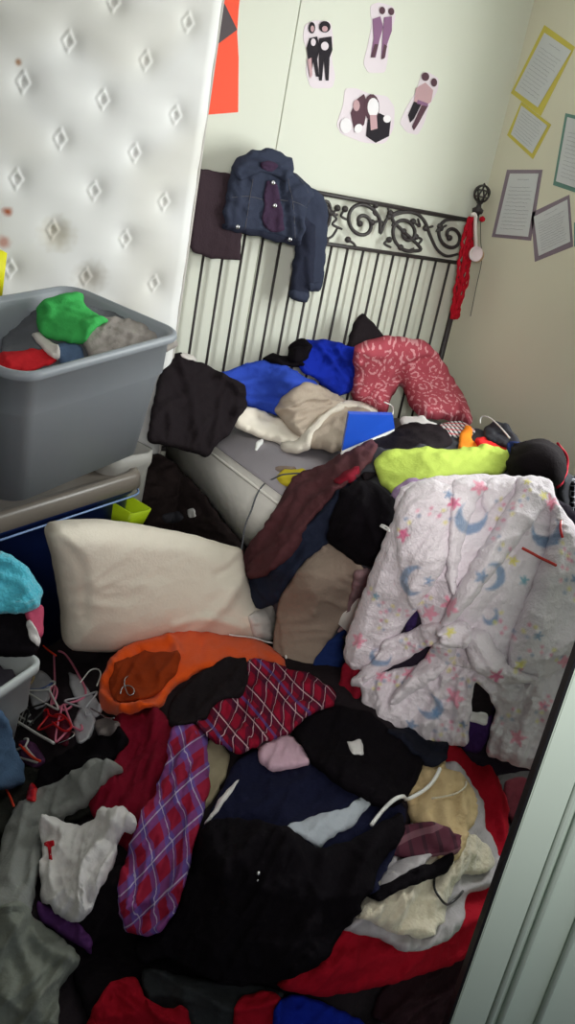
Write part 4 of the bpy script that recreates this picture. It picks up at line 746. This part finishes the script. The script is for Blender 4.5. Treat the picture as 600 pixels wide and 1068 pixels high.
# hangers
hangers = [([(58, 688), (60, 726), (56, 740), (62, 745), (76, 738), (92, 728), (84, 708), (70, 686), (63, 684)], PINKP, .0032, 'pink plastic hanger standing up out of the tangle'),
           ([(60, 740), (64, 726), (58, 720), (56, 730), (64, 742), (72, 748), (78, 742)], PINKP, .003, 'pink hanger hook below the upright pink hanger'),
           ([(16, 754), (34, 766), (52, 776), (62, 782)], WHITEP, .0036, 'white hanger arm with a long straight edge in the tangle'),
           ([(26, 784), (34, 792), (42, 798), (48, 800)], NEON, .0032, 'neon red hanger piece low in the tangle'),
           ([(40, 674), (50, 682), (60, 688)], NEON, .003, 'neon red hanger arm under the black and white cloth'),
           ([(6, 830), (12, 846), (17, 860)], NEON, .0026, 'neon red stick at the left by the grey top'),
           ([(66, 782), (78, 776), (84, 770), (78, 768)], STEEL, .0018, 'steel hanger hook at the right of the white hanger arm'),
           ([(22, 706), (34, 704), (40, 712), (36, 720)], SAND, .003, 'cream hanger hook at the left of the tangle'),
           ([(20, 722), (38, 724), (52, 722), (58, 716)], BLUEPL, .003, 'blue hanger arm crossing the tangle'),
           ([(86, 716), (98, 702), (108, 704), (104, 720)], WHITEP, .002, 'thin hanger loop beside the orange shirt'),
           ([(60, 760), (72, 770), (80, 764), (70, 752), (62, 752)], REDP, .003, 'dark red hanger piece in the middle of the tangle'),
           ([(98, 744), (112, 752), (126, 760)], STEEL, .0018, 'steel wire ending at the crimson top')]
for i, (pts, mm, rr, lb_) in enumerate(hangers):
    rod(HP, 'clothes_hanger', pts, rr, mm, lift=.012+.006*(i % 4), label=lb_, cat='hanger', group='tangle of hangers on the floor')
def tri(cx, cy, a, s_):
    ca, sa = math.cos(math.radians(a)), math.sin(math.radians(a))
    P = [(-4, -15), (0, -19), (4, -15), (0, -9), (0, -6), (20, 6), (21, 9), (-21, 9), (-20, 6), (0, -6)]
    return [(cx+(x*ca-y*sa)*s_, cy+(x*sa+y*ca)*s_) for x, y in P]
for cx, cy, a, s_, mm, lb_ in ((52, 730, 30, .9, WHITEP, 'white plastic hanger lying flat under the pink ones'), (38, 748, -50, .8, BLKP, 'black plastic hanger at the middle left of the tangle'), (74, 762, 100, .9, PINKP, 'pink plastic hanger lying on its side near the crimson top'),
                           (90, 738, 160, .8, CLEARP, 'pale grey hanger upside down at the right of the tangle'), (30, 790, 15, .8, WHITEP, 'white hanger lowest in the tangle'), (56, 756, -20, .7, REDP, 'red plastic hanger in the middle of the tangle')):
    rod(HP, 'clothes_hanger', tri(cx, cy, a, s_), .0028, mm, lift=.02, sm=2, label=lb_, cat='hanger', group='tangle of hangers on the floor')
for poly, mm, lb_, nm in (([(30, 712), (44, 702), (56, 712), (54, 736), (40, 746), (32, 730)], CLEARP, 'pale clear plastic hanger shoulder at the left of the tangle', 'clip_hanger'),
                      ([(72, 704), (82, 706), (96, 724), (110, 742), (100, 752), (84, 742), (76, 722)], CLEARP, 'pale clear plastic hanger shoulder at the right of the tangle', 'clip_hanger'),
                      ([(84, 744), (96, 742), (102, 756), (94, 776), (84, 782), (78, 760)], CLEARP, 'frosted plastic hanger bar beside the crimson top', 'clip_hanger'),
                      ([(20, 776), (40, 778), (52, 796), (40, 806), (26, 798)], cloth('violet_patterned', (96, 60, 96)), 'violet cloth scrap under the neon red hanger', 'sock'),
                      ([(48, 742), (66, 746), (78, 760), (72, 784), (56, 776), (46, 760)], cloth('wine_patterned', (96, 34, 50)), 'wine red cloth scrap among the hangers', 'sock'),
                      ([(6, 730), (18, 724), (30, 740), (40, 760), (24, 762), (8, 752)], checks('black_white_weave', (40, 36, 40), [(0, .016, 0, .004, (190, 190, 190), .7), (1, .016, 0, .003, (190, 190, 190), .7)]), 'black and white patterned cloth at the left of the hangers', 'scarf'),
                      ([(100, 756), (116, 752), (132, 764), (128, 776), (108, 778)], cloth('pale_taupe', (120, 112, 112)), 'taupe cloth scrap in front of the crimson top', 'sock'),
                      ([(36, 836), (42, 826), (50, 836), (48, 852), (38, 854)], REDP, 'small red plastic piece by the grey top', 'clothes_peg')):
    HG(nm, poly, mm, T=.012, amp=.006, wl=.04, label=lb_, cat='hanger' if nm == 'clip_hanger' else ('peg' if nm == 'clothes_peg' else 'clothing'), step=2.5)

# ================================================================== ON THE PALE TOTE (left edge)
LT = Region([(0, 690, 'z', .46), (36, 690, 'z', .46), (0, 640, 'z', .52), (44, 640, 'z', .52), (0, 575, 'z', .64), (40, 600, 'z', .58), (-40, 690, 'z', .46), (-40, 580, 'z', .62)])
garment(LT, 'sweater', [(-30, 650), (0, 640), (20, 636), (32, 642), (40, 660), (40, 680), (30, 686), (0, 684), (-30, 684)], BLACK, T=.03, amp=.008, skirt=.03, label='black cloth folded under the turquoise towel', cat='clothing')
garment(LT, 't_shirt', [(24, 634), (38, 628), (45, 634), (46, 654), (42, 668), (34, 660), (28, 648)], ROSE, T=.03, amp=.006, label='rose pink cloth edge below the turquoise towel', cat='clothing')
garment(LT, 'sock', [(26, 650), (32, 650), (36, 658), (42, 668), (40, 678), (34, 672), (30, 666)], WHT, T=.012, amp=.003, label='white strip of cloth hanging from the black folded cloth', cat='clothing')
garment(LT, 'towel', [(-30, 580), (0, 574), (14, 580), (28, 592), (38, 606), (45, 618), (42, 632), (32, 640), (14, 642), (-30, 638)], TURQ, T=.05, amp=.012, wl=.07, r=.04, label='turquoise towel bundled on the pale tote', cat='towel', ridges=[([(0, 600), (20, 610), (36, 630)], .012, .012)])
LJ = Region([(0, 740, 'z', .42), (20, 760, 'z', .32), (22, 820, 'z', .2), (0, 820, 'z', .24), (-40, 780, 'z', .35)])
garment(LJ, 'jeans', [(-30, 736), (0, 738), (8, 752), (14, 776), (24, 800), (24, 816), (10, 824), (-30, 822)], DENIM, T=.03, amp=.01, wl=.07, ang=70, label='mid-blue jeans hanging down the front of the pale tote', cat='jeans')
# ================================================================== HANGING ON THE HEADBOARD
HD = Region([(200, 180, 'y', 2.875), (350, 200, 'y', 2.875), (480, 230, 'y', 2.875), (200, 350, 'y', 2.885), (350, 350, 'y', 2.885), (480, 350, 'y', 2.885)], 0)
HB = lambda name, poly, m, **k: garment(HD, name, poly, m, **k)
HB('shawl', [(207, 176), (218, 177), (240, 181), (252, 186), (250, 230), (252, 250), (250, 270), (244, 272), (222, 269), (198, 262), (200, 230), (204, 200)], BROWNP, T=.012, amp=.007, wl=.12, ang=80, label='dark brown-purple cloth folded over the headboard beside the mattress', cat='clothing', skirt=.03, rnd=1)
jj = empty('denim_jacket', onY(282, 200, 2.86), 'cropped dark denim jacket hung over the headboard, one sleeve dangling', 'jacket')
DJ = cloth('jacket_denim', (54, 59, 76), bs=260, var=.2); DJ2 = cloth('jacket_denim_dark', (42, 45, 60), bs=260); LINING = cloth('jacket_inside', (62, 46, 66))
HB('far_sleeve', [(300, 196), (312, 190), (326, 196), (338, 204), (342, 220), (341, 250), (338, 280), (334, 304), (326, 302), (318, 300), (318, 260), (310, 230)], DJ, T=.03, amp=.006, wl=.1, ang=82, r=.028, parent=jj)
HB('near_sleeve', [(306, 226), (318, 226), (328, 236), (328, 270), (324, 300), (320, 316), (302, 312), (304, 290), (308, 262), (310, 244)], DJ2, T=.03, amp=.006, wl=.1, ang=82, r=.028, parent=jj)
HB('cuff', [(303, 302), (322, 305), (320, 316), (302, 312)], DJ, T=.012, amp=.002, parent=jj, rnd=1)
HB('cuff', [(320, 293), (336, 295), (334, 305), (320, 303)], DJ, T=.012, amp=.002, parent=jj, rnd=1)
HB('cloth_body', [(241, 176), (252, 168), (268, 164), (284, 168), (304, 178), (320, 190), (328, 202), (318, 216), (316, 238), (312, 254), (302, 252), (290, 246), (270, 242), (250, 240), (234, 236), (232, 222), (236, 200)], DJ, T=.03, amp=.011, wl=.07, ang=75, r=.014, rnd=1, parent=jj, ridges=[([(262, 186), (258, 214), (252, 236)], .012, .01), ([(296, 184), (302, 214), (304, 244)], .012, .012), ([(280, 200), (284, 224), (288, 244)], .008, -.012)])
HB('inside_front', [(276, 188), (288, 190), (292, 214), (296, 240), (284, 242), (272, 234), (274, 210)], LINING, T=.003, amp=.003, parent=jj)
HB('hem_band', [(232, 232), (252, 238), (280, 242), (300, 248), (312, 250), (311, 257), (296, 254), (270, 247), (248, 243), (231, 239)], DJ2, T=.008, amp=.002, parent=jj)
HB('collar', [(241, 176), (249, 164), (262, 157), (274, 157), (280, 154), (292, 159), (306, 166), (305, 184), (296, 190), (284, 182), (268, 178), (258, 184), (246, 188)], DJ, rnd=1, T=.02, amp=.008, wl=.04, parent=jj, ridges=[([(250, 180), (264, 172), (296, 178)], .008, -.012)])
HB('collar_inside', [(268, 168), (280, 166), (290, 172), (284, 178), (272, 177)], LINING, T=.004, amp=.002, parent=jj)
for pts in ([(236, 206), (256, 204), (274, 208)], [(290, 208), (306, 210), (318, 216)], [(262, 186), (258, 212), (254, 238)], [(298, 186), (304, 216), (306, 248)], [(306, 180), (318, 196), (320, 214)]):
    rod(HD, 'seam', pts, .0011, cloth('seam_thread', (92, 90, 96)), lift=-.0003, parent=jj)
for px, py in ((283, 190), (285, 214), (246, 236), (301, 249)):
    n = HD.normal([[px, py]])[0]; p = HD.at([[px, py]], -.001)[0]
    MB().lathe(p, [(.0085, 0), (.0085, .003), (.006, .005), (.001, .0055)], 12, n).build('button', STEEL, jj)
# lanyards on the right post
LB = empty('red_lanyards', onY(484, 270, 2.86), 'bundle of red ribbons and beads hanging from the right bedpost', 'ribbon')
for k, (dx, r_) in enumerate(((-5, .007), (0, .009), (4, .007), (-2, .006), (6, .005))):
    pts = [(492+dx*.6, 226), (488+dx, 245), (484+dx, 270), (480+dx, 295), (475+dx*.8, 318), (473+dx*.5, 332)]
    P = HD.at(resample(cat_rom(pts, 6), 2.5, False), .02+.004*(k % 2)); P = P+np.c_[noise(P*40+k)*.016, noise(P*40+k+9)*.012, np.zeros(len(P))]
    MB().tube(P, r_*(1+.35*np.sin(np.arange(len(P))*1.7+k)), 7).build('ribbon', cloth('lanyard_red', (176, 26, 42)), LB)
MB().lathe(HD.at([[474, 326]], .02)[0], [(.004, -.02), (.016, -.012), (.02, 0), (.016, .012), (.004, .02)], 12).build('pompom', cloth('lanyard_red', (176, 26, 42)), LB)
MB().lathe(HD.at([[502, 228]], .03)[0], [(.003, -.012), (.012, -.006), (.013, .004), (.003, .012)], 12).build('pompom', cloth('lanyard_red', (176, 26, 42)), LB)
md = empty('medal', onY(496, 262, 2.84), 'round white medal on a white ribbon over the right bedpost', 'medal')
MB().tube(HD.at(cat_rom([(490, 224), (494, 224), (494, 240), (495, 254), (497, 262)], 6), .035), .008, 8).build('ribbon', cloth('white_ribbon', (226, 216, 212)), md)
n = np.array([-.3, -.95, .05]); c = HD.at([[496, 264]], .075)[0]
MB().lathe(c, [(.029, 0), (.031, .002), (.031, .006), (.027, .007), (.026, .0055), (.001, .0055)], 28, n).build('disc', mat('medal_white', (226, 206, 212), rough=.4), md)
c2 = HD.at([[501, 267]], .045)[0]; MB().lathe(c2, [(.026, 0), (.028, .002), (.026, .005), (.001, .005)], 24, n).build('disc', mat('medal_gold', (200, 170, 140), rough=.35, metal=.6), md)
MB().tube(HD.at(cat_rom([(500, 226), (502, 250), (504, 270), (498, 300), (492, 330)], 6), .02), .0014, 6).build('cord', PK, md)

# ================================================================== BATHROBE
RO = Region([(400, 500, 'z', .97), (470, 496, 'z', 1.0), (540, 498, 'z', 1.0), (600, 530, 'z', .97), (365, 690, 'z', .42), (420, 770, 'z', .34), (500, 790, 'z', .32), (560, 800, 'z', .34), (400, 590, 'z', .74), (480, 600, 'z', .80), (560, 600, 'z', .83), (600, 640, 'z', .75), (480, 680, 'z', .59), (590, 720, 'z', .56), (430, 640, 'z', .63)], lim=(2.6, 2.8, .1))
RC = np.array(lin((228, 218, 226))[:3])
mot = []     # printed motifs: kind, x, y, size, rotation, colour
PNK = (214, 66, 128); LPK = (236, 140, 168); SBL = (104, 138, 178); TEL = (90, 160, 180); YLW = (230, 218, 90)
for a in ((424, 552, 7, 10, PNK), (469, 527, 7, 30, PNK), (378, 664, 9, 0, LPK), (452, 636, 9, 10, LPK), (474, 625, 10, 20, LPK), (450, 680, 9, 0, LPK), (476, 723, 10, 10, LPK), (494, 511, 9, 20, LPK), (463, 517, 5, 0, SBL), (396, 616, 4.5, 0, TEL), (454, 600, 5, 0, SBL), (518, 694, 8, 20, PNK), (585, 684, 8, 30, LPK), (575, 770, 8, 0, LPK), (540, 763, 9, 0, LPK), (482, 752, 5, 0, SBL), (544, 604, 5, 0, TEL), (592, 602, 5, 0, SBL), (574, 528, 8, 20, LPK), (602, 560, 6, 0, LPK), (500, 598, 6, 0, SBL), (566, 730, 6, 0, LPK), (505, 780, 6, 0, LPK), (402, 706, 6, 10, LPK), (430, 702, 7, 20, LPK), (556, 655, 5, 0, SBL), (533, 586, 5, 10, YLW), (545, 510, 5, 0, YLW), (564, 524, 5, 30, YLW), (476, 650, 5, 10, YLW), (541, 685, 5, 0, YLW), (430, 756, 6, 0, SBL), (455, 742, 5, 0, SBL)):
    mot.append(('star',)+a)
for a in ((438, 598, 15, 180, SBL), (488, 542, 17, 110, SBL), (566, 558, 15, 80, SBL), (512, 600, 13, 0, SBL), (402, 684, 11, 120, SBL), (450, 735, 13, 40, SBL), (512, 640, 8, 60, SBL)):
    mot.append(('moon',)+a)
rr_ = random.Random(5)
def dots(cx, cy, R0, a0, a1, cols=((PNK), (YLW), (SBL), (LPK))):
    for row in range(2):
        n = 6
        for i in range(n):
            a = math.radians(a0+(a1-a0)*i/(n-1)); r = R0+row*5.5
            mot.append(('dot', cx+r*math.cos(a), cy+r*math.sin(a), 1.9, 0, cols[(i+row) % len(cols)]))
for d in ((444, 556, 22, 200, 330), (428, 610, 22, 20, 130), (372, 640, 30, -60, 20), (530, 560, 16, 100, 260), (600, 600, 18, 110, 260), (535, 640, 14, 20, 200), (560, 690, 18, 180, 330), (520, 730, 16, 20, 170), (462, 690, 16, 200, 330), (440, 660, 12, 20, 160), (530, 520, 12, 0, 160), (590, 570, 10, 0, 180), (580, 740, 16, 160, 300), (490, 690, 14, 60, 190), (470, 770, 14, 180, 330), (410, 720, 10, 180, 330)): dots(*d)
def robe_print(P):
    C = np.tile(RC, (len(P), 1)); m2 = P+np.c_[noise(np.c_[P/7, np.zeros(len(P))]), noise(np.c_[P/7, np.ones(len(P))*3])]*1.5
    for kind, x, y, s_, rot, c in mot:
        d = m2-[x, y]; r = np.hypot(d[:, 0], d[:, 1]); near = r < s_*1.8
        if not near.any(): continue
        a = np.arctan2(d[:, 1], d[:, 0])-math.radians(rot); k = np.zeros(len(P))
        if kind == 'dot': k = np.clip(1.5-r/s_, 0, 1)
        elif kind == 'star':
            q = (a % (2*math.pi/5))/(2*math.pi/5); e = s_*(.45+.65*np.abs(q*2-1)**1.3); k = np.clip((e-r)/1.5+.5, 0, 1)
        else:
            d2 = m2-[x+s_*.45*math.cos(math.radians(rot+180)), y+s_*.45*math.sin(math.radians(rot+180))]; r2 = np.hypot(d2[:, 0], d2[:, 1]); k = np.clip((s_-r)/2+.5, 0, 1)*np.clip((r2-s_*.78)/2+.5, 0, 1)
        k = (k*(.6 if kind == 'dot' else .8)*near)[:, None]; C = C*(1-k)+np.array(lin(c)[:3])*k
    return C
ROBE = mat('robe_fleece', (0, 0, 0), attr='print', rough=.95, spec=.05, sheen=.3, bump=.5, bs=160)
# things under the robe
RG = lambda name, poly, m, **k: garment(RO, name, poly, m, **k)
RG('clothes_heap', [(400, 585), (426, 520), (470, 504), (540, 505), (600, 530), (628, 600), (600, 700), (570, 800), (500, 812), (430, 786), (378, 770), (366, 700)], cloth('dark_heap_cloth', (40, 34, 46), var=.5, vs=14), T=.01, amp=.012, label='dark clothes bulging behind the hanging robe', cat='clothes', kind='stuff', step=5)  # base layer of dark clothes, tone varied at random
RG('t_shirt', [(352, 716), (360, 690), (380, 694), (384, 716), (370, 742), (354, 738)], cloth('wine_cloth', (130, 22, 40)), T=.02, amp=.008, label='wine red cloth below the left cuff of the robe', cat='clothing')
pt = empty('purple_leggings', onZ(496, 750, .3), 'dark purple garment with a white patch showing through the robe opening', 'clothing')
RG('cloth_body', [(488, 700), (506, 700), (518, 730), (512, 760), (500, 784), (482, 782), (480, 750)], cloth('deep_purple', (58, 34, 84)), T=.02, amp=.008, wl=.08, ang=70, parent=pt)
RG('dark_upper', [(488, 698), (508, 700), (518, 726), (512, 746), (490, 740)], BLACK2, T=.008, amp=.004, parent=pt)
RG('white_patch', [(490, 738), (510, 742), (508, 754), (488, 750)], WHT, T=.004, amp=.001, parent=pt, rnd=1)
RG('leggings', [(424, 624), (440, 600), (448, 612), (438, 640), (432, 664), (424, 662)], cloth('deep_purple2', (50, 36, 78)), T=.01, amp=.003, label='dark purple sliver between the robe sleeve and its front', cat='clothing')
robe = empty('bathrobe', onZ(490, 640, .5), 'white fleece bathrobe printed with moons and stars, tied with a belt, hanging over the pile', 'bathrobe')
def RP(name, poly, **k):
    k.setdefault('step', 2.0); k.setdefault('full', True); k['amp'] = k.get('amp', .008)*1.5; k.setdefault('edge', .5); return garment(RO, name, poly, ROBE, paint=robe_print, parent=robe, **k)
RP('skirt_cloth', [(470, 690), (500, 676), (540, 690), (600, 650), (624, 640), (604, 720), (572, 800), (548, 800), (524, 790), (506, 786), (510, 760), (518, 738), (508, 716), (496, 704), (492, 730), (486, 776), (470, 776), (448, 778), (430, 764), (404, 764), (386, 752), (378, 730), (384, 706), (420, 696)], T=.02, amp=.026, wl=.06, ang=72, ridges=[([(470, 700), (450, 740), (440, 764)], .012, .02), ([(482, 700), (476, 740), (470, 772)], .01, .018), ([(440, 704), (416, 734), (404, 758)], .012, .016), ([(560, 700), (548, 750), (540, 790)], .014, .018), ([(596, 690), (574, 740), (560, 790)], .014, .015)])
RP('back_cloth', [(410, 524), (420, 506), (440, 500), (470, 496), (500, 494), (540, 496), (574, 500), (580, 520), (600, 560), (630, 590), (628, 650), (590, 672), (540, 690), (500, 692), (470, 690), (450, 670), (436, 630), (420, 580)], T=.02, amp=.010, wl=.12, ang=70, ridges=[([(540, 560), (520, 610), (490, 660)], .012, -.01)])
RP('sleeve', [(416, 524), (426, 506), (446, 500), (466, 506), (478, 530), (476, 560), (468, 590), (450, 616), (432, 640), (416, 662), (404, 690), (390, 698), (370, 696), (359, 686), (361, 666), (374, 630), (388, 594), (402, 560)], T=.045, amp=.008, wl=.12, ang=65, r=.045, ridges=[([(420, 520), (400, 580), (374, 660)], .02, .01)])
RP('cuff', [(360, 688), (364, 672), (380, 668), (404, 680), (400, 694), (384, 700), (368, 698)], T=.014, amp=.004)
RP('sleeve', [(576, 524), (590, 540), (612, 572), (622, 600), (612, 650), (590, 690), (568, 702), (540, 700), (528, 690), (532, 660), (540, 640), (552, 610), (564, 580), (572, 550)], T=.04, amp=.010, wl=.12, ang=75, r=.045, ridges=[([(580, 560), (566, 620), (550, 680)], .02, .012)])
RP('lapel', [(536, 500), (556, 496), (576, 502), (578, 520), (566, 536), (548, 556), (528, 580), (506, 604), (488, 630), (474, 650), (462, 660), (464, 644), (474, 620), (486, 596), (504, 566), (520, 540), (534, 518)], T=.04, amp=.007, wl=.08, ang=50, r=.022, ridges=[([(552, 506), (520, 560), (478, 634)], .014, .008)])
RP('lapel', [(470, 500), (482, 498), (500, 502), (506, 510), (494, 526), (486, 548), (482, 572), (480, 596), (478, 616), (470, 604), (470, 570), (466, 530)], T=.03, amp=.006, wl=.08, ang=80)
RP('collar_facing', [(504, 502), (520, 498), (536, 500), (530, 516), (514, 530), (502, 540), (498, 524)], T=.010, amp=.006)
RP('belt', [(404, 664), (428, 658), (446, 648), (464, 646), (478, 650), (480, 662), (466, 670), (450, 672), (432, 684), (412, 694), (396, 706), (380, 718), (368, 718), (370, 708), (384, 696), (398, 684)], T=.034, amp=.01, wl=.05, ang=25, r=.02)
RP('belt_tail', [(470, 654), (484, 660), (478, 680), (464, 700), (444, 716), (424, 730), (416, 738), (410, 734), (424, 712), (440, 690), (456, 670)], T=.034, amp=.009, wl=.05, ang=45, r=.02)
RP('belt_loop', [(486, 656), (496, 650), (508, 652), (518, 668), (528, 684), (544, 694), (560, 698), (556, 706), (536, 708), (516, 704), (500, 694), (490, 678)], T=.04, amp=.008, wl=.05, ang=-45, r=.022, ridges=[([(498, 658), (512, 680), (540, 700)], .008, .01)])
RP('belt_knot', [(466, 648), (478, 642), (492, 646), (496, 658), (488, 670), (474, 668), (466, 660)], T=.03, amp=.005, r=.02)
hg = empty('clothes_hanger', onZ(560, 540, .95), 'red wire hanger inside the robe, its arm crossing the chest', 'hanger')
rod(RO, 'arm', [(541, 574), (556, 582), (571, 591)], .0032, cloth('dull_red', (190, 70, 64)), lift=.012, parent=hg)
rod(RO, 'shoulder', [(579, 566), (577, 556), (580, 550)], .003, REDP, lift=.012, parent=hg)
rod(RO, 'clothes_hanger', [(398, 546), (404, 549), (412, 549), (404, 546), (399, 545)], .0026, WHITEP, lift=.03, label='white hanger tip poking out at the left shoulder of the robe', cat='hanger')
RP('shoulder_tag', [(574, 536), (582, 534), (584, 548), (577, 549)], T=.004, amp=.001, rnd=0)
# rolled bag by the door
bt_ = HP.at([[540, 868]], .0)[0]
